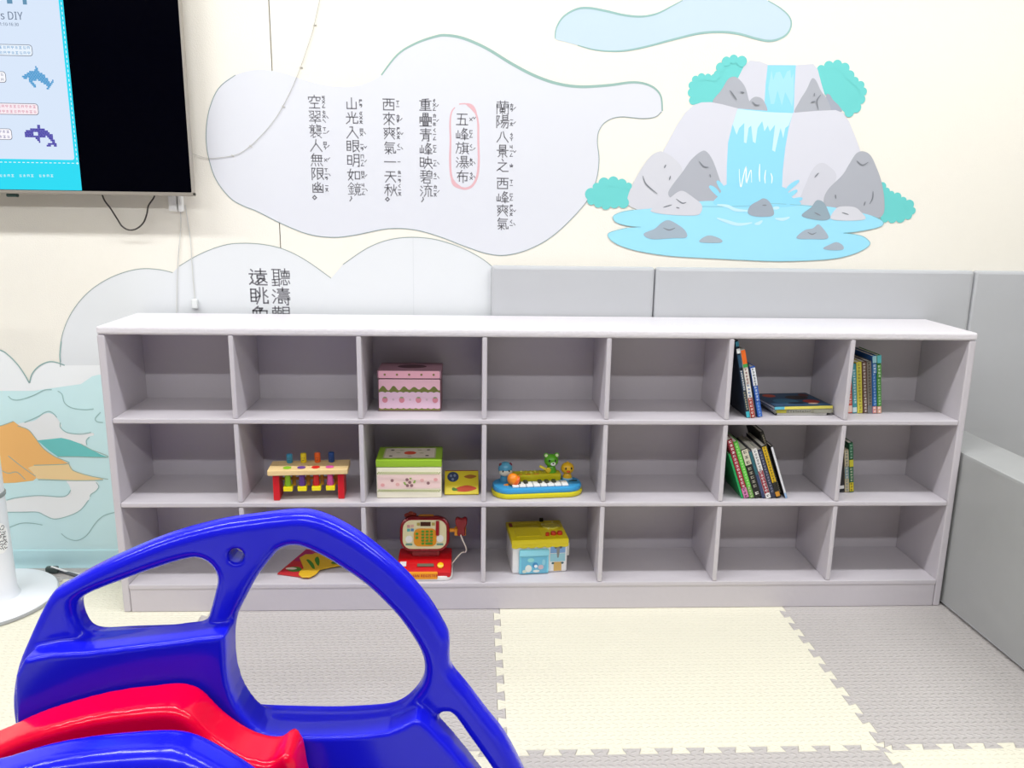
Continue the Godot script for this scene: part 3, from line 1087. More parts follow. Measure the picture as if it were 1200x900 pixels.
# each sign on a 20 by 20 field: strokes, or a piece with its place and size
const SIGNS := {
	"八": [[8, 3, 6, 11, 1, 18], [11, 2, 13, 10, 19, 18]],
	"之": [[9, 0, 11, 3], [3, 6, 16, 6, 4, 16], [1, 18, 5, 15, 10, 19, 19, 19]],
	"西": [[1, 2, 19, 2], [2, 7, 18, 7, 18, 18, 2, 18, 2, 7], [8, 2, 8, 10, 5, 13], [12, 2, 12, 12, 16, 12]],
	"五": [[2, 2, 18, 2], [9, 2, 7, 18], [3, 9, 15, 9, 15, 18], [1, 18, 19, 18]],
	"布": [[1, 5, 19, 5], [9, 1, 2, 12], [5, 10, 5, 18], [5, 10, 17, 10, 17, 17, 14, 17], [11, 7, 11, 20]],
	"一": [[1, 10, 19, 10]],
	"天": [[3, 3, 17, 3], [1, 9, 19, 9], [10, 3, 10, 9, 2, 19], [10, 9, 18, 19]],
	"人": [[10, 1, 9, 8, 1, 19], [10, 7, 19, 19]],
	"入": [[6, 2, 10, 2, 10, 7, 1, 19], [10, 7, 19, 19]],
	"山": [["mountain", 1, 2, 18, 16]],
	"光": [[10, 1, 10, 9], [4, 3, 6, 7], [16, 3, 14, 7], [1, 9, 19, 9], [7, 9, 6, 15, 1, 19], [12, 9, 12, 18, 19, 18, 19, 15]],
	"來": [[1, 4, 19, 4], [10, 1, 10, 20], [6, 5, 2, 11], [5, 8, 8, 12], [14, 5, 11, 11], [14, 7, 18, 12], [10, 12, 2, 19], [10, 12, 18, 19]],
	"爽": [[1, 3, 19, 3], [10, 1, 10, 9, 2, 19], [10, 9, 18, 19], [2, 5, 7, 9], [7, 5, 2, 9], [2, 10, 6, 13], [6, 10, 2, 14], [13, 5, 18, 9], [18, 5, 13, 9], [14, 10, 18, 14], [18, 10, 14, 13]],
	"氣": [[5, 1, 2, 6], [4, 3, 18, 3], [4, 6, 16, 6], [3, 9, 15, 9, 16, 18, 19, 18, 19, 15], [8, 11, 8, 20], [2, 14, 13, 14], [4, 11, 5, 13], [12, 11, 10, 13], [8, 15, 3, 19], [8, 15, 13, 19]],
	"明": [["sun", 0, 3, 8, 13], ["moon", 9, 1, 11, 18]],
	"映": [["sun", 0, 3, 7, 13], [9, 11, 9, 5, 18, 5, 18, 11], [7, 11, 20, 11], [13, 1, 13, 11, 7, 19], [13, 11, 20, 19]],
	"青": [[2, 3, 18, 3], [4, 6, 16, 6], [1, 9, 19, 9], [10, 1, 10, 9], ["moon", 4, 11, 12, 9]],
	"景": [["sun", 4, 1, 12, 6], [10, 7, 10, 9], [1, 9, 19, 9], ["mouth", 5, 11, 10, 3], [10, 14, 10, 20], [6, 16, 3, 19], [14, 16, 17, 19]],
	"峰": [["mountain", 0, 5, 7, 11], ["peak", 8, 1, 12, 18]],
	"旗": [[4, 1, 5, 3], [0, 4, 9, 4], [3, 4, 3, 10, 0, 18], [3, 9, 8, 9, 7, 18, 5, 18], [12, 1, 10, 5], [11, 3, 20, 3], [10, 7, 20, 7], [12, 5, 12, 15], [18, 5, 18, 15], [12, 10, 18, 10], [12, 12.5, 18, 12.5], [9, 15, 20, 15], [13, 16, 10, 19], [17, 16, 20, 19]],
	"瀑": [["water", 0, 2, 5, 16], ["sun", 7, 1, 11, 5], [6, 9, 20, 9], [10, 7, 10, 12], [16, 7, 16, 12], [5, 12, 20, 12], [13, 12, 13, 20], [9, 13, 6, 17], [17, 13, 20, 17], [12, 15, 8, 19], [14, 15, 18, 19]],
	"重": [[15, 1, 5, 2], [1, 4, 19, 4], ["mouth", 4, 6, 12, 6], [4, 9, 16, 9], [10, 2, 10, 18], [3, 15, 17, 15], [1, 18, 19, 18]],
	"疊": [["field", 6, 0, 8, 5], ["field", 1, 6, 8, 5], ["field", 11, 6, 8, 5], [1, 15, 1, 12.5, 19, 12.5, 19, 15], ["eye", 5, 14, 10, 5], [1, 19.5, 19, 19.5]],
	"碧": [[1, 1, 9, 1], [1, 5, 9, 5], [0, 9, 10, 8], [5, 1, 5, 9], [15, 0, 14, 2], ["sun", 10, 2, 10, 7], [1, 12, 19, 12], [8, 12, 2, 18], ["mouth", 6, 15, 10, 5]],
	"流": [["water", 0, 2, 5, 16], [12, 0, 13, 2], [6, 3, 19, 3], [11, 3, 8, 8, 17, 7], [14, 5, 18, 9], [9, 10, 9, 15, 6, 19], [13, 10, 13, 19], [17, 10, 17, 18, 20, 18]],
	"秋": [["grain", 0, 1, 10, 18], ["fire", 10, 2, 10, 17]],
	"眼": [["eye", 0, 2, 7, 14], ["limit", 9, 1, 11, 17]],
	"限": [["hill", 1, 1, 7, 18], ["limit", 9, 1, 11, 17]],
	"如": [[5, 1, 2, 11, 8, 18], [8, 5, 6, 12, 1, 18], [0, 6, 10, 6], ["mouth", 12, 5, 7, 11]],
	"鏡": [[5, 0, 0, 6], [5, 0, 10, 5], [3, 6, 8, 6], [1, 9, 9, 9], [5, 6, 5, 18], [2, 12, 3, 15], [8, 12, 7, 15], [0, 18, 10, 17], [15, 0, 15, 2], [11, 2.5, 20, 2.5], [13, 4, 14, 6], [18, 4, 17, 6], [10, 7, 20, 7], ["sun", 11, 9, 8, 5], [13, 14, 13, 17, 10, 20], [16, 14, 16, 19, 20, 19, 20, 17]],
	"空": [[10, 0, 10, 3], [1, 6, 1, 3, 19, 3, 19, 6], [7, 4, 6, 8, 2, 10], [13, 4, 13, 8, 18, 8], [4, 12, 16, 12], [10, 12, 10, 19], [2, 19, 18, 19]],
	"翠": [[1, 2, 8, 2, 8, 9], [2, 4, 4, 5], [1, 9, 7, 6], [11, 2, 18, 2, 18, 9], [12, 4, 14, 5], [11, 9, 17, 6], [10, 9, 10, 11], [2, 11, 18, 11], [6, 12, 3, 15], [6, 13, 9, 15], [14, 12, 11, 15], [14, 13, 18, 15], [1, 17, 19, 17], [10, 15, 10, 20]],
	"襲": [[5, 0, 5, 1], [1, 2, 9, 2], [3, 3, 3, 4], [7, 3, 7, 4], [0, 5, 10, 5], ["moon", 2, 6.5, 6, 5], [12, 0, 12, 3, 19, 3], [12, 1.5, 18, 1.5], [12, 5, 18, 5, 18, 7, 12, 7, 12, 10, 19, 10], [14, 8.5, 18, 8.5], [10, 11, 10, 13], [1, 13, 19, 13], [9, 13, 2, 18], [6, 16, 6, 20, 10, 18], [10, 13, 19, 20], [17, 15, 13, 17]],
	"無": [[6, 0, 2, 5], [4, 3, 18, 3], [4, 3, 4, 12], [8, 3, 8, 12], [13, 3, 13, 12], [17, 3, 17, 12], [1, 7, 19, 7], [2, 12, 18, 12], [3, 15, 1, 19], [7, 15, 8, 19], [12, 15, 13, 19], [16, 15, 19, 19]],
	"幽": [[10, 1, 10, 17], [2, 5, 2, 17, 18, 17], [18, 5, 18, 17], [7, 3, 4, 7, 8, 8, 4, 13, 8, 13], [7, 11, 9, 14], [14, 3, 11, 7, 15, 8, 12, 13, 16, 13], [14, 11, 16, 14]],
	"蘭": [["grass", 1, 0, 18, 4], ["sun", 0, 5, 9, 5], [1, 5, 1, 20], ["sun", 11, 5, 9, 5], [19, 5, 19, 20, 17, 20], [6, 11.5, 14, 11.5], ["mouth", 6, 13, 8, 3], [10, 10, 10, 20], [9, 16, 6, 19], [11, 16, 14, 19]],
	"陽": [["hill", 0, 1, 6, 18], ["sun", 9, 0, 10, 6], [7, 8, 20, 8], [10, 8, 7, 13], [9, 11, 19, 11, 18, 19, 16, 19], [13, 11, 8, 18], [16, 11, 11, 19]],
	"聽": [[0, 1, 10, 1], [2, 1, 2, 13], [8, 1, 8, 20], [2, 5, 8, 5], [2, 9, 8, 9], [0, 13, 10, 12], [0, 16, 6, 16], [3, 13, 3, 19], [0, 19.5, 7, 19], [10, 3, 20, 3], [15, 0, 15, 5], ["mouth", 11, 5, 9, 4], [14, 5, 14, 9], [17, 5, 17, 9], [11, 11, 20, 11], [11, 14, 10, 18], [13, 13, 13, 18.5, 17, 18.5, 17, 16], [15, 13, 16, 15], [19, 14, 20, 17]],
	"濤": [["water", 0, 2, 5, 16], [6, 2, 19, 2], [12, 0, 12, 4], [7, 4, 18, 4], [6, 6, 20, 6], [8, 8, 18, 8], [7, 10, 19, 10], [6, 12, 20, 12], ["mouth", 7, 14, 4, 4], [13, 14, 20, 14], [18, 12, 18, 20, 16, 20], [14, 16, 15, 18]],
	"觀": [[0, 2, 10, 2], [3, 0, 3, 4], [7, 0, 7, 4], ["mouth", 0, 5, 4, 3], ["mouth", 6, 5, 4, 3], [3, 9, 0, 14], [6, 9, 7, 10], [2, 11, 10, 11], [2, 14, 9, 14], [2, 17, 9, 17], [2, 20, 10, 20], [2, 11, 2, 20], [6, 11, 6, 20], ["eye", 11, 1, 9, 11], [13, 13, 10, 20], [16, 13, 16, 19, 20, 19, 20, 17]],
	"遠": [[2, 1, 4, 3], [0, 6, 4, 6, 2, 10, 4, 14, 0, 18], [3, 16, 8, 18.5, 20, 18.5], [7, 3, 19, 3], [13, 0, 13, 6], [6, 6, 20, 6], ["mouth", 9, 8, 8, 3], [13, 11, 7, 16], [10, 13, 10, 17, 14, 15], [13, 11, 20, 16], [18, 12, 15, 14]],
	"眺": [["eye", 0, 2, 7, 14], [11, 0, 11, 10, 7, 19], [15, 0, 15, 18, 20, 18, 20, 15], [8, 4, 10, 7], [7, 12, 11, 9], [19, 3, 16, 6], [16, 8, 20, 11]],
	"龜": [[8, 0, 2, 5], [7, 2, 13, 2, 11, 5], [2, 10, 2, 5, 18, 5, 18, 10, 2, 10], [6, 5, 6, 10], [10, 2, 10, 19, 19, 19], [12, 12, 19, 12, 19, 16, 12, 16], [2, 13, 9, 13], [2, 16, 9, 16]],
	"，": [[4, 1, 5, 4, 2, 8]],
	"。": [[4, 1, 7, 4, 4, 7, 1, 4, 4, 1]],
}
const SOUNDS := {
	"ㄅ": [[6, 0, 2, 4, 8, 4, 6, 10, 4, 9]], "ㄆ": [[4, 0, 1, 6], [2, 3, 8, 3, 2, 10], [3, 5, 9, 10]], "ㄇ": [[1, 10, 1, 1, 9, 1, 9, 10]], "ㄈ": [[9, 1, 1, 1, 1, 9, 9, 9]],
	"ㄉ": [[1, 3, 9, 3, 8, 9, 6, 9], [5, 0, 4, 6, 1, 10]], "ㄊ": [[1, 3, 9, 3], [5, 0, 2, 8, 9, 8], [7, 5, 9, 9]], "ㄌ": [[1, 3, 9, 3, 8, 10, 6, 9], [5, 0, 4, 6, 1, 10]], "ㄍ": [[4, 0, 1, 5, 4, 9], [8, 0, 5, 5, 8, 10]],
	"ㄎ": [[1, 1, 9, 1], [4, 1, 2, 5, 8, 5, 7, 10, 5, 9]], "ㄐ": [[1, 1, 1, 6, 6, 5], [7, 0, 7, 10]], "ㄑ": [[7, 0, 2, 5, 7, 10]], "ㄒ": [[1, 1, 9, 1], [5, 1, 5, 10]],
	"ㄓ": [[1, 9, 9, 9], [5, 0, 5, 9], [1, 3, 1, 6, 9, 6], [9, 3, 9, 6]], "ㄔ": [[6, 0, 2, 4], [7, 3, 2, 7], [5, 6, 5, 10]], "ㄕ": [[1, 10, 2, 1, 8, 1, 8, 4, 2, 4]], "ㄖ": [[1, 1, 9, 1, 9, 9, 1, 9, 1, 1], [4, 5, 6, 5]],
	"ㄘ": [[1, 4, 9, 3], [4, 0, 4, 9, 8, 9, 9, 7]], "ㄚ": [[1, 1, 5, 5, 9, 1], [5, 5, 5, 10]], "ㄝ": [[1, 4, 9, 4], [2, 1, 2, 9, 9, 9], [6, 1, 6, 6]], "ㄞ": [[1, 2, 9, 2], [6, 0, 2, 8], [3, 5, 8, 5, 4, 10]],
	"ㄟ": [[1, 4, 3, 2, 9, 10]], "ㄡ": [[1, 1, 8, 1, 2, 10], [2, 3, 9, 10]], "ㄢ": [[1, 2, 8, 2, 2, 6], [5, 4, 9, 6, 6, 10]], "ㄣ": [[5, 0, 2, 4, 8, 5, 5, 10]],
	"ㄤ": [[1, 3, 9, 3], [5, 0, 4, 5, 1, 10], [5, 4, 6, 9, 9, 9]], "ㄥ": [[6, 0, 1, 9, 9, 9]], "ㄧ": [[1, 5, 9, 5]], "ㄨ": [[1, 1, 9, 9], [9, 1, 1, 9]],
	"ˊ": [[1, 10, 8, 3]], "ˇ": [[0, 3, 5, 9, 10, 3]], "ˋ": [[2, 3, 8, 10]],
}
const READING := {
	"蘭": "ㄌㄢˊ", "陽": "ㄧㄤˊ", "八": "ㄅㄚ", "景": "ㄐㄧㄥˇ", "之": "ㄓ", "西": "ㄒㄧ", "峰": "ㄈㄥ", "爽": "ㄕㄨㄤˇ", "氣": "ㄑㄧˋ", "五": "ㄨˇ", "旗": "ㄑㄧˊ", "瀑": "ㄆㄨˋ", "布": "ㄅㄨˋ",
	"重": "ㄔㄨㄥˊ", "疊": "ㄉㄧㄝˊ", "青": "ㄑㄧㄥ", "映": "ㄧㄥˋ", "碧": "ㄅㄧˋ", "流": "ㄌㄧㄡˊ", "來": "ㄌㄞˊ", "一": "ㄧ", "天": "ㄊㄧㄢ", "秋": "ㄑㄧㄡ", "山": "ㄕㄢ", "光": "ㄍㄨㄤ", "入": "ㄖㄨˋ",
	"眼": "ㄧㄢˇ", "明": "ㄇㄧㄥˊ", "如": "ㄖㄨˊ", "鏡": "ㄐㄧㄥˋ", "空": "ㄎㄨㄥ", "翠": "ㄘㄨㄟˋ", "襲": "ㄒㄧˊ", "人": "ㄖㄣˊ", "無": "ㄨˊ", "限": "ㄒㄧㄢˋ", "幽": "ㄧㄡ",
}


func draw_sign(p: Print, strokes: Array, field: float, at: Vector2, size: Vector2, pen: float, col: Color) -> void:
	for s in strokes:
		if s[0] is String:
			var o := Vector2(s[1], s[2]) / field
			var k := Vector2(s[3], s[4]) / field
			draw_sign(p, PIECES[s[0]], 10.0, at + Vector2(o.x * size.x, -o.y * size.y), size * k, pen, col)
			continue
		var q := PackedVector2Array()
		for i in range(0, s.size(), 2):
			q.append(at + Vector2(s[i] / field * size.x, -s[i + 1] / field * size.y))
		# square pen ends
		var n := q.size()
		q[0] -= (q[1] - q[0]).normalized() * pen * 0.4
		q[n - 1] += (q[n - 1] - q[n - 2]).normalized() * pen * 0.4
		for i in n - 1:
			var e := (q[i + 1] - q[i]).normalized() * pen * (0.5 if i < n - 2 else 0.0)
			p.stroke(PackedVector2Array([q[i], q[i + 1] + e]), pen, col, -1.0, false)


# one sign, centred on a pixel of the wall, with its sounds beside it
func write_sign(root: Node3D, sign: String, u: float, v: float, px: float, pen_px: float, z: float, sounded := true) -> void:
	var c := at_z(u, v, WALL_Z)
	var m := 2.99 / FOCAL
	var size := px * m
	var ink := hx("77767c")
	var p := Print.new()
	var busy := 0
	for s in SIGNS[sign]:
		busy += PIECES[s[0]].size() if s[0] is String else 1
	draw_sign(p, SIGNS[sign], 20.0, Vector2(-size / 2, size / 2), Vector2(size, size), pen_px * m * clampf(1.12 - busy * 0.022, 0.68, 1.0), ink)
	part(root, "written_sign", p.mesh(), M.print, Vector3(c.x - root.position.x, c.y - root.position.y, z))
	if sounded and READING.has(sign):
		var marks := Print.new()
		var r: String = READING[sign]
		var tone := ""
		if r[r.length() - 1] in "ˊˇˋ":
			tone = r[r.length() - 1]
			r = r.substr(0, r.length() - 1)
		var n := r.length()
		var h := 0.28 * size
		for i in n:
			var y := ((n - 1) / 2.0 - i) * h * 1.12 + h / 2
			draw_sign(marks, SOUNDS[r[i]], 10.0, Vector2(size * 0.58, y), Vector2(h, h) * 0.92, 0.85 * m, ink)
		if tone:
			draw_sign(marks, SOUNDS[tone], 10.0, Vector2(size * 0.58 + h * 1.02, h * (0.35 if n > 1 else 0.9)), Vector2(h, h) * 0.75, 0.85 * m, ink)
		part(root, "sound_marks", marks.mesh(), M.print, Vector3(c.x - root.position.x, c.y - root.position.y, z))


func sticker(called: String, label: String, category: String, u: float, v: float) -> Node3D:
	var p := at_z(u, v, WALL_Z)
	return thing(called, label, category, Vector3(p.x, p.y, WALL_Z + 0.0006))


func flat(root: Node3D, called: String, list: Array, code: String, z: float, kind := "smooth", label := "") -> void:
	var p := on_wall(list)
	if kind == "smooth":
		p = spline(p, true, 5)
	var pr := Print.new()
	pr.poly(p, hx(code))
	if kind == "lobes":
		# round leaf lobes along the short edges of a bush
		for i in p.size():
			var e := p[(i + 1) % p.size()] - p[i]
			if e.length() < 0.041:
				pr.disc(p[i] + e / 2, e.length() * 0.56, e.length() * 0.56, hx(code), 18)
	part(root, called, pr.mesh(), M.print, Vector3(-root.position.x, -root.position.y, z), Vector3.ZERO, label)


func line(root: Node3D, called: String, lists: Array, code: String, z: float, w_px := 1.0, swell_px := -1.0) -> void:
	var m := 2.99 / FOCAL
	for l in lists:
		var pr := Print.new()
		pr.stroke(spline(on_wall(l), false, 5), w_px * m, hx(code), swell_px * m if swell_px > 0 else -1.0)
		part(root, called, pr.mesh(), M.print, Vector3(-root.position.x, -root.position.y, z))


func pieces(lists: Array) -> Array:
	# several smooth runs joined at sharp corners, back in pixels
	var out := []
	for l in lists:
		var q := PackedVector2Array()
		for i in range(0, l.size(), 2):
			q.append(Vector2(l[i], l[i + 1]))
		for k in spline(q, false, 5):
			out.append(k.x)
			out.append(k.y)
	return out


func murals() -> void:
	cloud_with_poem()
	low_clouds()
	sea_picture()
	var b := sticker("blue_cloud_sticker", "pale blue wavy cloud sticker high on the wall above the waterfall", "sticker", 790, 60)
	flat(b, "sheet", [650.5, 45, 652, 33, 660, 20, 675, 11, 690, 9.5, 710, 13, 732, 18, 752, 19.5, 770, 16, 787, 7.5, 800, 0.5, 818, -8, 845, -12, 877, -8, 900, 1, 915, 10, 925, 20, 927, 30, 922, 40, 912, 46, 900, 48, 885, 45, 865, 39.5, 845, 37.5, 820, 39, 790, 46, 760, 54, 735, 59, 715, 60, 695, 58, 677, 53, 662, 49], "c0d2de", 0.0)
	line(b, "outline", [[650.5, 45, 652, 33, 660, 20, 675, 11, 690, 9.5, 710, 13, 732, 18, 752, 19.5, 770, 16, 787, 7.5, 800, 0.5], [677, 53, 695, 58, 715, 60, 735, 59, 760, 54, 790, 46, 820, 39, 845, 37.5, 865, 39.5, 885, 45, 900, 48, 912, 46, 922, 40, 927, 30, 925, 20, 915, 10, 900, 1]], "93b8b4", 0.0004, 0.9, 2.4)
	waterfall()


func cloud_with_poem() -> void:
	var t := sticker("poem_cloud_sticker", "large white cloud sticker carrying columns of grey writing", "sticker", 500, 300)
	var whole := [241.7, 157, 245, 130, 256, 104, 270, 91, 290, 83.5, 310, 82, 333, 86, 360, 95, 387, 101, 413, 101.5, 433, 96, 448, 86.7, 466, 64, 487, 51, 510, 43, 523, 41.5, 543, 45, 570, 56.7, 600, 75, 627, 89, 653, 98, 680, 101.7, 713, 100, 743, 96.5, 763, 101, 774, 112, 777, 126, 775, 132, 768, 137, 753, 139, 727, 137, 711, 142, 702, 153, 700, 167, 702, 187, 699, 210, 690, 232, 673, 253, 647, 277, 620, 292, 593, 299, 570, 297, 543, 288, 517, 278, 487, 269.5, 455, 268, 413, 276, 387, 278, 360, 274, 330, 262, 300, 247, 287, 242, 270, 232, 253, 210, 244, 182]
	flat(t, "sheet", whole, "d9dae0", 0.0003)
	line(t, "thick_outline", [[447, 88, 466, 64, 487, 51, 510, 43, 523, 41.5, 543, 45, 570, 56.7, 600, 75, 627, 89, 653, 98, 680, 101.7, 713, 100, 743, 96.5, 763, 101, 774, 112, 776, 130]], "93b3ab", 0.0007, 1.6, 3.2)
	line(t, "thin_outline", [[276, 88, 256, 104, 245, 130, 241.7, 157, 244, 182, 253, 210, 270, 232, 287, 242, 300, 247, 330, 262, 360, 274, 387, 278, 413, 276, 455, 268, 487, 269.5, 517, 278, 543, 288, 570, 297, 593, 299, 620, 292, 647, 277, 673, 253, 690, 232, 699, 210, 702, 187, 700, 167, 702, 153, 711, 142, 727, 137, 753, 139, 768, 137, 775, 131]], "8b9d9d", 0.0007, 0.8)
	line(t, "pink_ring", [[538, 122, 547, 122, 555, 128, 560, 142, 560.5, 165, 561, 190, 559, 207, 553, 218, 544, 221, 535, 217, 529, 207, 527.5, 188, 528, 165, 527.5, 145, 529, 132, 533, 126]], "dcaeb4", 0.0007, 1.2, 2.6)
	line(t, "pink_ring_corner", [[546, 121.5, 553, 125.5, 558.5, 134], [529, 208, 533, 216, 542, 221]], "dcaeb4", 0.0008, 1.0, 4.5)
	var z := 0.0008
	var columns := [
		["蘭陽八景之西峰爽氣", 589, 589, [126, 143, 160.5, 177, 194, 215, 231, 246.5, 262]],
		["五峰旗瀑布", 541.5, 542, [140, 157, 173.5, 190, 206.5]],
		["重疊青峰映碧流，", 498.5, 500, [123, 140.5, 157.5, 174.3, 190.5, 207, 223.6, 238]],
		["西來爽氣一天秋。", 455.5, 458.5, [122.5, 139, 156, 173, 189.7, 206.7, 222.5, 238]],
		["山光入眼明如鏡，", 412, 416, [121, 138, 155, 171.7, 188, 205, 221.7, 237]],
		["空翠襲人無限幽。", 368.5, 373.3, [119.5, 136.5, 153.7, 170.5, 187.5, 204, 220, 236]],
	]
	for c in columns:
		var text: String = c[0]
		for i in text.length():
			var f := float(i) / (text.length() - 1)
			write_sign(t, text[i], lerpf(c[1], c[2], f), c[3][i], 13.8, 1.2, z)


func low_clouds() -> void:
	var t := sticker("low_cloud_sticker", "white cloud bank sticker behind the shelf, with two columns of larger grey writing", "sticker", 330, 400)
	var runs := [[71, 430, 70.5, 415, 73, 393, 82, 370, 97, 349, 116, 333, 140, 321, 165, 315, 187, 316, 202.5, 319.5], [210, 312, 234, 298, 262, 287.5, 286, 285, 312, 287, 335, 293, 360, 306, 388, 326], [402, 310, 430, 291, 456, 281, 484, 278, 512, 281, 541, 290.5, 563, 302, 577, 312.5]]
	var all := pieces(runs)
	all.append_array([577, 440, 71, 440])
	flat(t, "sheet", all, "dddfe1", 0.0, "plain")
	line(t, "outline", runs, "96a3a1", 0.0005, 0.8)
	line(t, "sheet_joint", [[484, 278, 484.5, 330, 485, 375]], "d3d6d8", 0.0005, 0.7)
	for c in [["聽濤觀", 329, 330, [325, 347, 369]], ["遠眺龜", 302.5, 305, [325, 347, 369]]]:
		for i in 3:
			write_sign(t, c[0][i], lerpf(c[1], c[2], i / 2.0), c[3][i], 19.5, 1.85, 0.0006, false)


func sea_picture() -> void:
	var t := sticker("sea_mural", "painted sea with white waves and an orange headland, low on the wall", "mural", 60, 664)
	var cl := pieces([[-60, 398, -30, 402, 0, 410, 10, 416, 20, 426, 28, 437, 34.5, 449], [35, 449, 38, 438, 46, 429, 57, 424, 66, 424.5, 76, 428]])
	cl.append_array([180, 428, 180, 470, -60, 470])
	flat(t, "low_white_cloud", cl, "eef0f1", 0.0002, "plain")
	flat(t, "sea", [-60, 459, 0, 458, 40, 458, 60, 455, 95, 450, 101, 446, 108, 441, 116, 439, 180, 445, 200, 668, 60, 668, -60, 669], "cdebed", 0.0004, "plain")
	flat(t, "upper_foam", [21, 497, 40, 493, 50, 486, 57, 484, 63, 486, 68, 491, 72, 498, 73, 504, 83, 508, 107, 507, 110, 510, 104, 512, 101, 518, 101, 522, 90, 519, 74, 514, 45, 517, 36, 506], "eceded", 0.0006)
	flat(t, "teal_island", [44, 516, 72, 513, 81, 515, 95, 520, 108, 527, 119, 533, 127, 535.5, 90, 535, 68, 535, 58, 528], "6fc6c3", 0.0008, "plain")
	flat(t, "low_foam", [-40, 588, 8, 586, 20, 583, 45, 580.5, 70, 582, 80, 580, 83, 574, 81, 568, 79, 563, 96, 562, 113, 564, 116, 570, 113, 575, 107, 580, 103, 588, 94, 598, 79, 605, 64, 608, 53, 604, 44, 600, 25, 600, 5, 600, -40, 602], "eeefef", 0.0006)
	flat(t, "headland", [-60, 512, -30, 506, 0, 499, 16, 493.5, 22, 498, 33, 503, 41, 512, 51, 525, 65, 535, 81, 543, 60, 544.5, 40, 545.5, 33, 548, 39, 554, 43, 560, 39, 563, 18, 565.5, -60, 568], "f4ba70", 0.0010, "plain", "orange headland")
	flat(t, "beach", [33, 548, 40, 545.5, 60, 544.5, 81, 543, 86, 551, 104, 557, 122, 561.5, 100, 563, 44, 561, 39, 554], "f2d29c", 0.0010, "plain")
	line(t, "wave_stroke", [[10, 464, 15, 468, 25, 468, 40, 463, 52, 457, 61, 456.5], [68, 458, 73, 462, 76, 472, 85, 478, 100, 480, 110, 479], [29, 495, 45, 488, 52, 483.5, 58, 482, 63, 484.5, 67, 489], [71, 495, 71.5, 501, 80, 507, 95, 508.5, 107, 506.5], [105, 512, 101.5, 516, 102, 521], [118, 483, 112, 490, 114, 494, 121, 495]], "9cc0be", 0.0014, 1.1)
	line(t, "foam_stroke", [[8, 586, 20, 583, 45, 580.5, 70, 582, 79, 580, 83, 574], [5, 600, 25, 600, 44, 600, 53, 604, 64, 608, 79, 605, 94, 598, 104, 586], [113, 565, 116, 570, 113, 575, 107, 579, 106, 582], [11, 618, 25, 613, 38, 613, 50, 615], [72, 625, 80, 631, 91, 633, 102, 627, 112, 613, 122, 604, 136, 600]], "9cc0be", 0.0014, 1.0)
	line(t, "land_stroke", [[21, 499, 33, 503, 41, 512, 51, 525, 65, 535, 81, 543, 40, 545], [81, 543, 86, 551, 104, 557, 127, 561.5], [45, 562, 90, 563, 121, 562.5], [10, 534, 25, 546, 42, 558], [-10, 543, 8, 554, 20, 553, 30, 562], [68, 535, 90, 535, 127, 535.5, 108, 527, 95, 520], [-30, 506, 0, 499, 16, 493.5]], "a0b8ae", 0.0014, 0.9)
	line(t, "cloud_stroke", [[-30, 402, 0, 410, 10, 416, 20, 426, 28, 437, 34.5, 448.5], [35, 448.5, 38, 438, 46, 429, 57, 424, 66, 424.5, 76, 428], [71, 424, 70.5, 415, 72, 400]], "8fb0ad", 0.0014, 1.3)


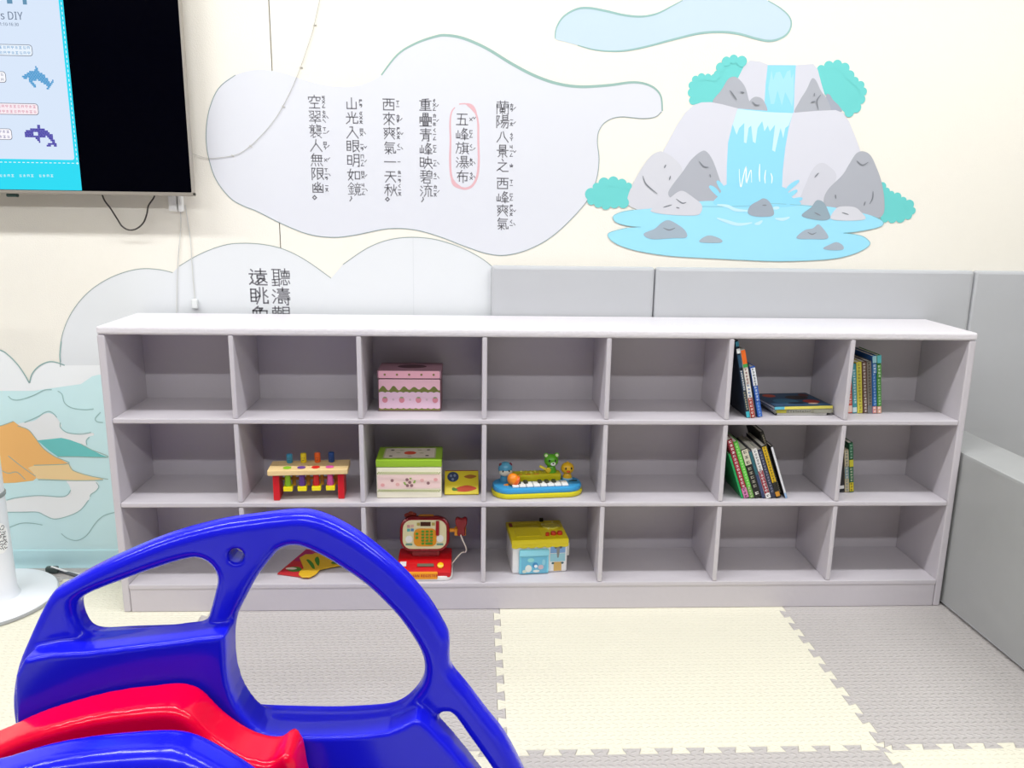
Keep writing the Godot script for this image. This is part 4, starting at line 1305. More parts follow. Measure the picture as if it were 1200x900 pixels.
func waterfall() -> void:
	var t := sticker("waterfall_sticker", "waterfall picture with grey rocks, teal bushes and a pale blue pool", "sticker", 880, 306)
	var rock := "aaacb4"
	var rock_light := "cdcdd3"
	var teal := "6acac6"
	var water := "8ed3ee"
	# bushes behind
	flat(t, "bush", [814, 122, 811, 113, 810, 104, 812, 96, 818, 90.5, 826, 90.5, 833, 90.5, 840.5, 92, 841, 83, 847, 75, 855, 69, 864, 70, 874, 74, 865, 92, 850, 120], teal, 0.0002, "lobes")
	flat(t, "bush", [958, 84, 966, 79, 976, 76, 986, 76, 993, 84, 998, 93, 1005, 97, 1011, 103, 1011, 112, 1006, 121, 1000, 131, 990, 132, 966, 110], teal, 0.0002, "lobes")
	flat(t, "bush", [689, 233, 696, 222, 702, 216, 713, 213, 724, 213, 733, 218, 740, 218, 736, 239, 725, 236, 715, 240, 705, 240, 697, 237], teal, 0.0010, "lobes")
	flat(t, "bush", [1031, 215, 1036, 222, 1041.5, 226, 1047, 229, 1055, 233, 1061, 237, 1069, 243, 1068, 251, 1060, 254, 1050, 256.5, 1041, 256, 1032, 255], teal, 0.0002, "lobes")
	# upper fall
	flat(t, "cliff", [850, 128, 862, 97, 872, 77, 879, 71, 890, 72, 900, 76, 932, 76.5, 953, 75, 958, 81, 963, 100, 968, 116, 972, 133], "d0d0d9", 0.0004, "plain")
	flat(t, "fall", [899.5, 76.5, 932.5, 76.5, 931, 100, 930, 134, 895, 134, 897, 100], water, 0.0006, "plain")
	flat(t, "fall_drips", [904, 82, 906, 94, 909, 85, 914, 84, 918, 93, 922, 84, 926, 82, 927, 92, 930, 86, 930, 110, 928, 125, 925, 118, 920, 108, 916, 124, 911, 106, 907, 122, 903, 122, 900, 104], "a2d8ec", 0.0008, "plain")
	flat(t, "rock", [835, 120, 845, 106, 853, 93, 860, 90, 866, 93, 873, 102, 877, 116, 880, 130, 850, 128], rock, 0.0008)
	flat(t, "rock", [875, 130, 878, 119, 885, 113.5, 894, 117, 899, 131, 887, 133], rock, 0.0009)
	flat(t, "rock", [968, 112, 972, 111, 976, 117, 983, 124, 986, 131, 970, 131], "a0a5b2", 0.0007)
	flat(t, "rock", [931, 133, 937, 118, 945, 105, 950, 94, 953, 91.7, 957, 96, 962, 107, 970, 118, 972, 132, 950, 134], rock, 0.0009)
	# lower fall
	flat(t, "cliff", [750, 245, 776, 179, 783, 166, 793, 147, 803, 132, 813, 123, 822, 120, 833, 119.7, 847, 122.5, 863, 126.7, 880, 128.7, 897, 131, 913, 132, 932, 132, 955, 130, 979, 129, 988, 132.5, 995, 143, 1003, 163, 1009, 180, 1012, 245], "d3d3dc", 0.0013, "plain")
	flat(t, "fall", [865, 127.5, 858, 147, 853, 167, 851.5, 195, 851, 245, 915, 245, 916, 224, 917, 200, 920, 173, 924, 150, 929, 132], water, 0.0015, "plain")
	flat(t, "fall_foam", [864, 127.8, 880, 129.5, 900, 131.5, 929, 132.6, 924, 147, 920, 150, 917.5, 162, 914.5, 150, 911.5, 162, 908, 178, 904.5, 176, 908, 146, 902, 154, 899.5, 147, 895.5, 154, 893, 142, 887.5, 150, 885, 168, 882, 166, 880, 147, 877, 150, 874.5, 168, 871.5, 167, 872, 144, 866, 150, 863, 158, 860, 150, 858.5, 146], "c6e6f2", 0.0018, "plain")
	line(t, "fall_stroke", [[866, 198, 866.5, 210, 868, 219, 871, 206, 874, 196, 874, 206, 874.5, 214, 878, 203, 880, 200, 880.5, 214], [890, 192, 889.6, 204, 890, 213], [897, 199, 896, 208, 896.5, 215], [903, 203, 904.5, 208, 904, 215]], "f2fbfd", 0.0019, 0.5, 1.3)
	flat(t, "rock", [937, 240, 945, 213, 953, 197, 961.5, 191, 970, 194, 980, 207, 968, 232, 962, 240], "cacad2", 0.0017)
	flat(t, "rock", [735, 238, 738, 223, 750, 200, 761.5, 184, 771, 178, 778, 178.5, 790, 186, 800, 201, 801, 240, 763, 249, 743, 244], rock_light, 0.0017)
	flat(t, "rock", [783, 226, 787, 218, 800, 201, 810, 187, 821.5, 177.5, 828, 178, 835, 188, 842, 207, 847, 224, 842, 236, 820, 236, 800, 236, 786, 232], rock, 0.0019)
	flat(t, "rock", [965, 236, 970, 222, 987, 205, 995, 192, 1003, 180, 1011.5, 177.5, 1020, 182.5, 1027, 197, 1032.5, 213, 1036, 235, 1034, 252, 1020, 255, 973, 247], rock, 0.0019)
	# pool and splash
	var pool := pieces([[743, 246, 730, 248, 720, 252, 718.5, 256, 723, 261, 736, 264.5, 751, 266], [735, 267, 722, 270, 713.5, 273, 712.5, 277, 718, 283, 730, 289, 752, 295, 787, 300, 830, 302.5, 880, 305, 913, 306, 952, 305, 980, 302.5, 1000, 297.5, 1013, 291.5, 1019, 286, 1016.5, 281, 1008, 276, 988, 273], [1003, 271.5, 1018, 269, 1030, 266, 1034.7, 262.5, 1032.5, 258, 1022, 253, 1003, 248, 973, 242.5, 952, 241, 927, 239, 902, 238, 880, 238.5, 850, 236, 820, 236, 780, 243]])
	flat(t, "pool", pool, "9adaf0", 0.0021, "plain")
	line(t, "pool_edge", [[743, 246, 730, 248, 720, 252, 718.5, 256, 723, 261, 736, 264.5, 751, 266], [735, 267, 722, 270, 713.5, 273, 712.5, 277, 718, 283, 730, 289, 752, 295, 787, 300, 830, 302.5, 880, 305, 913, 306, 952, 305, 980, 302.5, 1000, 297.5, 1013, 291.5, 1019, 286, 1016.5, 281, 1008, 276, 988, 273], [988, 273, 1003, 271.5, 1018, 269, 1030, 266, 1034.7, 262.5, 1032.5, 258, 1022, 253], [822, 242, 850, 242, 879, 241, 905, 238.5, 952, 241.5]], "82b9c4", 0.0024, 0.6)
	flat(t, "splash", [838, 240, 843, 228, 852, 216, 880, 224, 916, 219, 926, 230, 937, 240, 890, 244], water, 0.0023)
	line(t, "splash_finger", [[831, 218, 837, 223, 846, 233], [840, 212, 845, 219, 850, 228], [936, 211.5, 927, 218, 919, 226], [934, 223, 926, 228, 918, 234], [940, 232.5, 931, 235, 921, 239]], water, 0.0025, 2.0, 5.5)
	line(t, "ripple", [[840, 240, 852, 241.5, 862, 246, 876, 247], [840, 255.5, 850, 259, 865, 263, 881, 261], [884, 262.5, 889, 261.5, 893, 258.5], [908, 256, 917, 257, 925, 254.5], [905, 244, 913, 243.5]], "c0e4ee", 0.0027, 1.2, 3.6)
	flat(t, "rock", [763, 248, 766, 243, 775, 239, 786, 231, 795, 224.5, 802, 224.5, 813, 232, 822, 240, 821, 249, 813, 252.5, 783, 251.5], rock_light, 0.0029)
	for q in [[[876, 249, 879, 241, 888, 235.5, 894, 232.5, 900, 235, 905, 243, 906, 252, 895, 254, 882, 253], "9ba5b0"], [[939, 253, 950, 243, 955, 236, 959, 234.5, 965, 237.5, 970, 247, 972, 256, 960, 258], "90a2ad"], [[973, 256, 977, 247, 984, 242, 1000, 242.5, 1008, 248, 1013, 257, 987, 258.5], "d0d0d6"], [[933, 279, 942, 270, 952, 267.5, 958, 263, 963, 266.5, 970, 276.5, 967, 280, 952, 280], "a2aeb9"], [[964, 291, 972, 286.5, 980, 283.7, 987, 287.5, 987, 292.5, 973, 293], "a2aeb9"], [[754, 274, 767, 268, 775, 261, 783, 258, 793, 262.5, 802.5, 270, 804, 278, 788, 279, 763, 280], "9eadb9"], [[819, 283, 825, 277.5, 833, 276, 844, 280, 845, 284, 830, 284.5], "a2b0b9"]]:
		flat(t, "rock", q[0], q[1], 0.0031)
	line(t, "rock_crease", [[753, 206, 757, 216, 770, 227], [780, 193, 778, 197], [785.5, 206, 784, 211], [819, 189, 824, 195, 830, 196], [831.5, 204, 832.5, 208], [792, 233, 799, 238, 804, 237], [777, 243, 787, 240], [792, 243, 796, 244], [855, 106, 863, 117], [867, 108, 872, 108.5], [881, 119, 885, 123, 890, 123], [954, 109, 953.5, 113], [950, 120, 955, 119], [961.5, 111, 957, 118, 958.5, 129], [1003.5, 188.5, 1010, 193.5, 1017, 190], [1022.5, 224, 1022, 232, 1018.5, 239], [978.5, 228, 979, 233], [1013.5, 236, 1012, 241], [954, 208, 959, 202.5], [954, 249, 961, 252.5], [986, 249, 994, 251.5], [946, 272, 951, 274.5, 956, 272.5], [777, 267, 784, 269.5, 791, 267], [893, 240.5, 898, 240.5]], "7d8088", 0.0034, 0.5, 1.4)


func wall_cables() -> void:
	var runs := [
		["thin_wall_lead", "fine grey lead clipped in a long curve across the poem cloud", [376, -6, 372, 12, 366, 38, 358, 62, 349, 87, 338, 112, 324, 137, 306, 159, 287, 176, 272, 182.5, 247, 185.5, 234, 183, 222, 178.5], 0.0008, "b6b3aa"],
		["white_lead", "white lead hanging straight down from the outlet box", [210, 232, 212, 262, 209, 300, 207.5, 335, 207, 378], 0.0016, "d3d2ce"],
		["plug_lead", "white lead ending in a plug just above the shelf", [217, 240, 223, 280, 225, 310, 227, 335, 228.5, 352], 0.0016, "d3d2ce"],
	]
	for r in runs:
		var p := PackedVector3Array()
		for i in range(0, r[2].size(), 2):
			p.append(at_z(r[2][i], r[2][i + 1], WALL_Z + 0.004))
		var s := spline3(p)
		var o := Vector3(p[p.size() - 1].x, p[p.size() - 1].y, WALL_Z + 0.004)
		var t := thing(r[0], r[1], "cable", o)
		part(t, "lead", Shape.new().join(tube_shape(s, r[3], 6), Transform3D(Basis.IDENTITY, -o)).mesh(60), plain(r[4], 0.6))
		if r[0] == "thin_wall_lead":
			for k in [10, 22, 33, 46, 54]:
				part(t, "clip", box(Vector3(0.012, 0.002, 0.0035), 0.0008), plain("c9c5bb", 0.6), s[k] - o + Vector3(0.002, 0, -0.001), Vector3(0, 0, 0.3 - k * 0.02))
		if r[0] == "plug_lead":
			part(t, "plug", box(Vector3(0.022, 0.035, 0.018), 0.005), plain("dcdedd", 0.5), Vector3(0.001, -0.012, 0.006))
	var o := at_z(209, 246, WALL_Z)
	var b := thing("outlet_box", "white outlet box on the wall under the corner of the television", "outlet", Vector3(o.x, o.y, WALL_Z))
	part(b, "cover", box(Vector3(0.028, 0.07, 0.02), 0.003), plain("eeeeec", 0.4), Vector3(-0.012, 0.03, 0.0106))
	part(b, "plug", box(Vector3(0.016, 0.06, 0.024), 0.005), plain("f6f6f5", 0.4), Vector3(0.015, 0.024, 0.0126))


# ---------------------------------------------------------------- toys on the shelf
func lying(s: Shape) -> Shape:
	return Shape.new().join(s, Transform3D(Basis(Vector3.RIGHT, -PI / 2), Vector3.ZERO))


func pounding_bench() -> void:
	var t := thing("pounding_bench", "wooden toy pounding bench with red legs and bright coloured pegs", "toy bench", Vector3(0.636, LEVELS[1], -0.066), 0.07)
	part(t, "plank", lying(prism(rrect(0.264, 0.108, 0.006, 2), 0.018, 0.003)).mesh(), M.wood, Vector3(0, 0.1005, 0))
	for s in [-1, 1]:
		part(t, "leg", box(Vector3(0.0215, 0.0915, 0.08), 0.003), plain("d4171d", 0.35), Vector3(s * 0.1065, 0.0458, 0.002), Vector3.ZERO, "red end leg")
	var back := ["3a8fb2", "e6cc1e", "e8641e", "1c4886"]
	var front := ["8fc41f", "6a3f96", "d8221c", "e25aa2"]
	var hs := [0.031, 0.033, 0.034, 0.035]
	for k in 4:
		var x := -0.07 + k * 0.0467
		var b := part(t, "peg", peg(0.0102, hs[k], 0.002), plain(back[k], 0.35), Vector3(x, 0.1095, -0.03))
		var face := Print.new()
		for e in [-1, 1]:
			face.disc(Vector2(e * 0.003, 0.019), 0.0011, 0.0016, hx("26221e"), 8)
		face.stroke(PackedVector2Array([Vector2(-0.0035, 0.0115), Vector2(0, 0.0098), Vector2(0.0035, 0.0115)]), 0.0013, hx("26221e"))
		part(b, "printed_face", face.mesh(), M.print, Vector3(0, 0, 0.0104))
		var f := part(t, "peg", lathe_shape([0.0115, 0, 0.0115, 0.012, 0.0098, 0.015, 0.0098, 0.062, 0.0085, 0.0635], 16).mesh(40), plain(front[k], 0.35), Vector3(x, 0.048, 0.027))
		part(t, "peg_collar", lathe_shape([0.0118, 0, 0.0136, 0.0004, 0.0136, 0.0016, 0.0118, 0.002], 16).mesh(40), plain(front[k], 0.35), Vector3(x, 0.1097, 0.027))
		part(t, "rocker", box(Vector3(0.03, 0.0165, 0.03), 0.002), plain("f0de12", 0.4), Vector3(x + 0.001, 0.0395, 0.027))
		part(t, "rocker_arm", box(Vector3(0.012, 0.04, 0.01), 0.002), plain("d59a22", 0.5), Vector3(x + 0.016, 0.056, -0.006))
	var rod := PackedVector3Array([Vector3(-0.1, 0.061, -0.006), Vector3(0.1, 0.061, -0.006)])
	part(t, "cross_rod", tube_shape(rod, 0.005, 10).mesh(), plain("cf9a3a", 0.5))


func pink_box() -> void:
	var w := 0.212
	var d := 0.13
	var t := thing("toy_box", "pink painted wooden box with a scalloped green band, shaped like a cake", "box", Vector3(0.974, LEVELS[0], -0.1 - d / 2))
	part(t, "body", box(Vector3(w, 0.113, d), 0.004), plain("8c646c", 0.5), Vector3(0, 0.0567, 0))
	var lid := part(t, "lid", box(Vector3(w + 0.004, 0.029, d + 0.004), 0.004), plain("9d7480", 0.5), Vector3(0, 0.1288, 0))
	# painted front
	var p := Print.new()
	var hw := w / 2 - 0.003
	p.poly(Transform2D(0, Vector2(0, 0.058)) * rrect(hw * 2, 0.108, 0.004, 2), hx("f2c0ce"))
	var wave := PackedVector2Array([Vector2(-hw, 0.062)])
	for k in 43:
		var f := k / 42.0
		wave.append(Vector2(lerpf(-hw, hw, f), 0.0815 + 0.0065 * sin(f * TAU * 6.0 - 1.2) + 0.002 * sin(f * 31.0)))
	wave.append(Vector2(hw, 0.062))
	p.poly(wave, hx("767c38"))
	var sc := PackedVector2Array([Vector2(-hw, 0.012), Vector2(hw, 0.012), Vector2(hw, 0.066)])
	for k in 61:
		var f := k / 60.0
		sc.append(Vector2(lerpf(hw, -hw, f), 0.066 + 0.003 * absf(sin(f * PI * 10.0))))
	p.poly(sc, hx("ecc8dc"))
	var low := PackedVector2Array([Vector2(-hw, 0.0045), Vector2(hw, 0.0045), Vector2(hw, 0.012)])
	for k in 61:
		var f := k / 60.0
		low.append(Vector2(lerpf(hw, -hw, f), 0.0125 - 0.0035 * absf(sin(f * PI * 10.0))))
	p.poly(low, hx("767c38"))
	for k in 4:
		var x := -0.083 + k * 0.0565
		p.disc(Vector2(x, 0.041), 0.0095, 0.0105, hx("d98a98"))
		p.disc(Vector2(x, 0.049), 0.006, 0.003, hx("96a07a"))
		if k < 3:
			p.disc(Vector2(x + 0.028, 0.042), 0.004, 0.004, hx("d4b6c2"), 8)
	part(t, "painted_front", p.mesh(), M.print, Vector3(0, 0, d / 2 + 0.0003))
	var q := Print.new()
	q.poly(rrect(hw * 2, 0.025, 0.004, 2), hx("f4b6c6"))
	for k in 5:
		q.disc(Vector2(-0.082 + k * 0.041, 0), 0.004, 0.004, hx("8e7d48"), 8)
	part(lid, "painted_front", q.mesh(), M.print, Vector3(0, 0, d / 2 + 0.0023))
	var top := Print.new()
	top.disc(Vector2(0.005, 0), 0.05, 0.03, hx("4c3136"), 30)
	part(lid, "painted_top", top.mesh(), M.print, Vector3(0, 0.0147, 0), Vector3(-PI / 2, 0, 0))


func green_box() -> void:
	var w := 0.219
	var d := 0.15
	var t := thing("toy_box", "cream wooden box with a bright green lid and strawberry pictures", "box", Vector3(0.972, LEVELS[1], -0.04 - d / 2), 0.02)
	part(t, "body", box(Vector3(w, 0.11, d), 0.003), plain("f1ebd2", 0.5), Vector3(0, 0.0553, 0))
	var lid := part(t, "lid", box(Vector3(w + 0.003, 0.026, d + 0.003), 0.003), plain("93bb2a", 0.45), Vector3(0, 0.1236, 0))
	var p := Print.new()
	var hw := w / 2 - 0.003
	p.rect(-hw, 0.034, hw * 2, 0.05, hx("efd2cb"))
	for row in [0.0235, 0.0885]:
		for k in 26:
			for s in 2:
				p.rect(-hw + k * hw * 2 / 26 + s * 0.0041, row + s * 0.0042, 0.0041, 0.0042, hx("8f9c3e"))
	for s in [[-0.088, 0.052, "e2a2a0"], [-0.038, 0.054, "e0aca6"], [0.044, 0.068, "e0aca6"], [0.09, 0.07, "e2a2a0"]]:
		p.disc(Vector2(s[0], s[1]), 0.007, 0.0062, hx(s[2]))
	for s in [[-0.056, 0.068], [0.065, 0.058], [-0.005, 0.05], [0.009, 0.05], [0.003, 0.061], [-0.006, 0.071]]:
		p.disc(Vector2(s[0], s[1]), 0.0056, 0.0056, hx("8a6266"))
	for s in [[-0.015, 0.06], [0.018, 0.061], [0.006, 0.075], [-0.012, 0.055], [0.02, 0.066]]:
		p.disc(Vector2(s[0], s[1]), 0.0042, 0.003, hx("86a446"))
	part(t, "painted_front", p.mesh(), M.print, Vector3(0, 0, d / 2 + 0.0003))
	var top := Print.new()
	top.rect(-w / 2 + 0.02, -d / 2 + 0.017, w - 0.04, d - 0.034, hx("b7b489"))
	top.rect(-w / 2 + 0.025, -d / 2 + 0.022, w - 0.05, d - 0.044, hx("d9ccba"))
	top.disc(Vector2(0, 0), 0.021, 0.019, hx("cf4a2e"), 20)
	for s in [[-0.062, 0.032], [0.062, 0.034], [-0.064, -0.035], [0.06, -0.033]]:
		top.disc(Vector2(s[0], s[1]), 0.0065, 0.006, hx("4f4434"))
	for s in [[-0.04, 0.0], [0.04, -0.004], [-0.03, 0.028], [0.032, 0.03], [0.0, -0.038]]:
		top.disc(Vector2(s[0], s[1]), 0.008, 0.004, hx("a9a57e"))
	part(lid, "painted_top", top.mesh(), M.print, Vector3(0, 0.0133, 0), Vector3(-PI / 2, 0, 0))


func picture_boards() -> void:
	# yellow board propped up beside the green box
	var t := thing("picture_board", "small yellow picture board with a carrot, propped beside the green lidded box", "picture board", Vector3(1.151, LEVELS[1], -0.066), 0.02)
	var lean := 0.84
	var tilt := Vector3(-lean, 0, 0)
	var h := 0.092
	var b := part(t, "board", box(Vector3(0.118, h, 0.006), 0.002), plain("d8c322", 0.5), Vector3(0, cos(lean) * h / 2 + 0.0025, -sin(lean) * h / 2), tilt)
	var p := Print.new()
	p.disc(Vector2(-0.03, 0.022), 0.02, 0.02, hx("2c3a5a"), 20)
	for e in [[-0.037, 0.026], [-0.024, 0.027], [-0.031, 0.012]]:
		p.disc(Vector2(e[0], e[1]), 0.0045, 0.0055, hx("74829e"), 10)
	p.poly(spline(PackedVector2Array([Vector2(-0.018, -0.022), Vector2(0.02, -0.012), Vector2(0.052, -0.024), Vector2(0.02, -0.036), Vector2(-0.016, -0.034)]), true), hx("c0431e"))
	p.poly(spline(PackedVector2Array([Vector2(-0.012, -0.03), Vector2(-0.028, -0.02), Vector2(-0.034, -0.026), Vector2(-0.028, -0.033)]), true), hx("4d7a2a"))
	p.poly(spline(PackedVector2Array([Vector2(0.008, 0.022), Vector2(0.03, 0.03), Vector2(0.052, 0.023), Vector2(0.03, 0.014)]), true), hx("a2641e"))
	part(b, "picture", p.mesh(), M.print, Vector3(0, 0, 0.0032))
	part(b, "red_edge", box(Vector3(0.116, 0.003, 0.007), 0.001), plain("8e3a20", 0.5), Vector3(0, h / 2 + 0.0008, 0))
	part(t, "prop", box(Vector3(0.04, cos(lean) * h - 0.006, 0.004), 0.001), plain("b9a03a", 0.6), Vector3(0, (cos(lean) * h - 0.006) / 2, -sin(lean) * h + 0.0))
	# red board lying flat, a yellow piece on it
	var o := Vector3(0.595, LEVELS[2], -0.155)
	var r := thing("picture_board", "flat red picture board lying on the lowest cubby floor", "picture board", o, -0.285)
	part(r, "board", box(Vector3(0.121, 0.006, 0.212), 0.002), plain("c2282e", 0.5), Vector3(0, 0.0032, 0))
	var q := Print.new()
	q.rect(-0.056, 0.0, 0.112, 0.1, hx("b0265e"))
	q.disc(Vector2(-0.018, -0.062), 0.026, 0.02, hx("4e7f2c"), 18)
	q.poly(spline(PackedVector2Array([Vector2(-0.05, -0.06), Vector2(-0.03, -0.05), Vector2(-0.012, -0.055), Vector2(-0.02, -0.066), Vector2(-0.045, -0.07)]), true), hx("ead9c4"))
	part(r, "picture", q.mesh(), M.print, Vector3(0, 0.0064, 0), Vector3(-PI / 2, 0, 0))
	var pts := PackedVector2Array()
	var y := LEVELS[2] + 0.0095
	for k in [[351, 654], [358, 650], [366, 650], [369, 648.5], [398, 651], [410, 661], [388, 664.5], [375, 667.5], [370, 673], [363, 676.5], [354, 676.5], [350, 673.5], [351, 670], [356, 666]]:
		var g := at_y(k[0], k[1], y)
		pts.append(Vector2(g.x, -g.z))
	var mid := Vector2.ZERO
	for k in pts:
		mid += k / pts.size()
	var yl := thing("puzzle_piece", "yellow wooden puzzle piece with two green chillies resting on the red board", "puzzle piece", Vector3(mid.x, LEVELS[2] + 0.0066, -mid.y))
	part(yl, "piece", lying(prism(Transform2D(0, -mid) * pts, 0.005, 0.0012, 1)).mesh(), plain("dcae22", 0.45), Vector3(0, 0.0026, 0))
	var c := Print.new()
	for k in [[[359, 657], [362, 661], [366, 666.5], [369, 667], [367, 661], [362, 656.5]], [[370, 654], [369, 658], [373, 664], [374.5, 659], [373, 653.5]], [[388, 661], [392, 658], [399, 658], [396, 661.5]]]:
		var pp := PackedVector2Array()
		for e in k:
			var g := at_y(e[0], e[1], y)
			pp.append(Vector2(g.x, -g.z) - mid)
		c.poly(spline(pp, true), hx("3f7d26"))
	part(yl, "picture", c.mesh(), M.print, Vector3(0, 0.0053, 0), Vector3(-PI / 2, 0, 0))


func toy_register() -> void:
	var o := Vector3(1.022, LEVELS[2], -0.082)
	var t := thing("toy_cash_register", "red and yellow toy cash register with green keys and a handset", "toy register", o)
	var red := plain("c4141a", 0.22)
	var dark := plain("8e1218", 0.25)
	var orange := plain("eb9a1c", 0.35)
	# base: white foot and red wedge
	part(t, "foot", lying(prism(rrect(0.196, 0.138, 0.03, 4), 0.018, 0.004)).mesh(), plain("ece9e4", 0.35), Vector3(0, 0.0092, 0))
	var side := PackedVector2Array([Vector2(-0.064, 0.014), Vector2(0.066, 0.014), Vector2(0.064, 0.03), Vector2(0.03, 0.052), Vector2(-0.01, 0.064), Vector2(-0.06, 0.066)])
	part(t, "base", Shape.new().join(prism(side, 0.188, 0.007), Transform3D(Basis(Vector3.UP, PI / 2) * Basis.from_scale(Vector3(-1, 1, 1)), Vector3.ZERO)).mesh(), red)
	var plate := part(t, "name_plate", box(Vector3(0.118, 0.027, 0.006), 0.004), orange, Vector3(-0.012, 0.021, 0.0672), Vector3(-0.12, 0, 0), "orange name plate")
	part(plate, "lettering", words("ANMAN REGISTER", 0.0098, 0.0008, true), plain("b8451a", 0.5), Vector3(0.004, 0, 0.0034))
	var tilt := Vector3(-0.98, 0, 0)
	part(t, "card_slot", box(Vector3(0.058, 0.012, 0.004), 0.002), plain("5a5238", 0.5), Vector3(0.004, 0.0475, 0.041), tilt)
	part(t, "button", Shape.new().join(lathe_shape([0.011, 0, 0.011, 0.004, 0.008, 0.006], 16)).mesh(40), plain("f1bb10", 0.3), Vector3(0.056, 0.0458, 0.042), Vector3(0.55, 0, 0))
	part(t, "sticker", box(Vector3(0.022, 0.019, 0.001), 0.0005), plain("cfc6c4", 0.5), Vector3(-0.074, 0.05, 0.036), tilt)
	part(t, "neck", box(Vector3(0.1, 0.045, 0.04), 0.008), dark, Vector3(0.002, 0.08, -0.018))
	# keypad head, tilted back
	var c := at_z(498, 625, -0.1)
	var head := part(t, "head", prism(rrect(0.174, 0.124, 0.042, 5), 0.034, 0.008).mesh(), dark, c - o + Vector3(0, 0, 0), Vector3(-0.3, 0, 0), "tilted red keypad head")
	part(head, "face_plate", prism(rrect(0.153, 0.1, 0.03, 5), 0.004, 0.0015).mesh(), plain("e9dfae", 0.4), Vector3(0, -0.002, 0.0182))
	part(head, "keypad", prism(rrect(0.08, 0.062, 0.018, 4), 0.004, 0.0015).mesh(), orange, Vector3(0.002, -0.012, 0.0205))
	for row in 5:
		for k in 3:
			if row == 4 and k == 2:
				continue
			var wide := row == 4 and k == 1
			part(head, "key", prism(rrect(0.026 if wide else 0.011, 0.0078, 0.0036, 3), 0.004, 0.001).mesh(), plain("5c9a22", 0.4), Vector3(-0.006 + k * 0.015 + (0.007 if wide else 0.0), 0.009 - row * 0.0105, 0.0232))
	for k in 2:
		part(head, "key", prism(rrect(0.0105, 0.009, 0.0042, 3), 0.004, 0.001).mesh(), plain("5c9a22", 0.4), Vector3(-0.0265, 0.001 - k * 0.0135, 0.0232))
	part(head, "display", box(Vector3(0.036, 0.0145, 0.003), 0.001), plain("4c2a14", 0.2), Vector3(0.003, 0.0345, 0.0212))
	part(head, "top_arch", Shape.new().join(prism(rrect(0.056, 0.019, 0.0085, 4), 0.012, 0.003)).mesh(), plain("c9861e", 0.4), Vector3(0.004, 0.058, 0.006))
	part(head, "card_bar", box(Vector3(0.012, 0.052, 0.01), 0.003), plain("a3131a", 0.3), Vector3(0.045, 0.02, 0.0215))
	for s in [[-0.056, 0.0265, "d99a94"], [-0.043, 0.0275, "e0b29a"], [-0.056, 0.0135, "5fb0a8"], [-0.043, 0.0142, "5a8fb4"], [-0.022, 0.034, "b0a04a"], [0.03, 0.034, "b0a04a"]]:
		part(head, "picture_key", box(Vector3(0.0105, 0.01, 0.002), 0.001), plain(s[2], 0.4), Vector3(s[0], s[1], 0.021))
	# plain round stickers where the printed faces are
	for s in [[-0.054, -0.018], [0.054, -0.016]]:
		part(head, "round_sticker", Shape.new().join(lathe_shape([0.0125, 0, 0.0125, 0.001], 20), Transform3D(Basis(Vector3.RIGHT, PI / 2), Vector3.ZERO)).mesh(40), plain("f3efe6", 0.4), Vector3(s[0], s[1], 0.0204))
	for s in [[-0.062, -0.036], [0.058, -0.036]]:
		part(head, "leaf_sticker", prism(rrect(0.024, 0.007, 0.003, 3), 0.001).mesh(), plain("6c9a86", 0.4), Vector3(s[0] + (0.008 if s[0] < 0 else -0.004), s[1], 0.0206))
	part(head, "brand_tab", box(Vector3(0.026, 0.005, 0.003), 0.001), plain("b02a2a", 0.4), Vector3(0.0, -0.0525, 0.0178))
	# small red and yellow bobbles on the upper corner
	for s in [[-0.062, 0.063, 0.012, "a33a26"], [-0.05, 0.069, 0.011, "b04a2c"], [-0.04, 0.066, 0.01, "a33a26"], [-0.067, 0.049, 0.0052, "d8b41e"], [-0.04, 0.055, 0.0052, "d8b41e"]]:
		part(head, "bobble", ball(Vector3(s[2], s[2] * 0.75, s[2] * 0.7), 12), plain(s[3], 0.4), Vector3(s[0], s[1], 0.0))
	# handset in its orange cradle
	var hp := at_z(540, 616, -0.1) - o
	var cradle := part(t, "cradle", box(Vector3(0.041, 0.026, 0.03), 0.004), orange, hp + Vector3(-0.002, -0.022, -0.004))
	part(cradle, "bracket", box(Vector3(0.03, 0.012, 0.012), 0.003), orange, Vector3(-0.028, 0.004, 0))
	part(t, "handset", prism(spline(PackedVector2Array([Vector2(-0.02, 0.032), Vector2(-0.012, 0.036), Vector2(0, 0.031), Vector2(0.012, 0.036), Vector2(0.02, 0.032), Vector2(0.02, 0.014), Vector2(0.013, -0.004), Vector2(0.013, -0.028), Vector2(-0.013, -0.028), Vector2(-0.013, -0.004), Vector2(-0.02, 0.014)]), true, 3), 0.026, 0.005).mesh(50), plain("861216", 0.2), hp + Vector3(0.002, 0.0, 0.012))
	var cord := PackedVector3Array([hp + Vector3(0.0, -0.022, 0.03), hp + Vector3(0.008, -0.045, 0.028), hp + Vector3(0.019, -0.075, 0.02), hp + Vector3(0.017, -0.095, 0.01), hp + Vector3(0.0, -0.105, 0.0), Vector3(0.09, 0.028, 0.0)])
	part(t, "cord", tube_shape(spline3(cord), 0.0027).mesh(60), plain("e6dccc", 0.5), Vector3.ZERO, Vector3.ZERO, "cream handset cord")


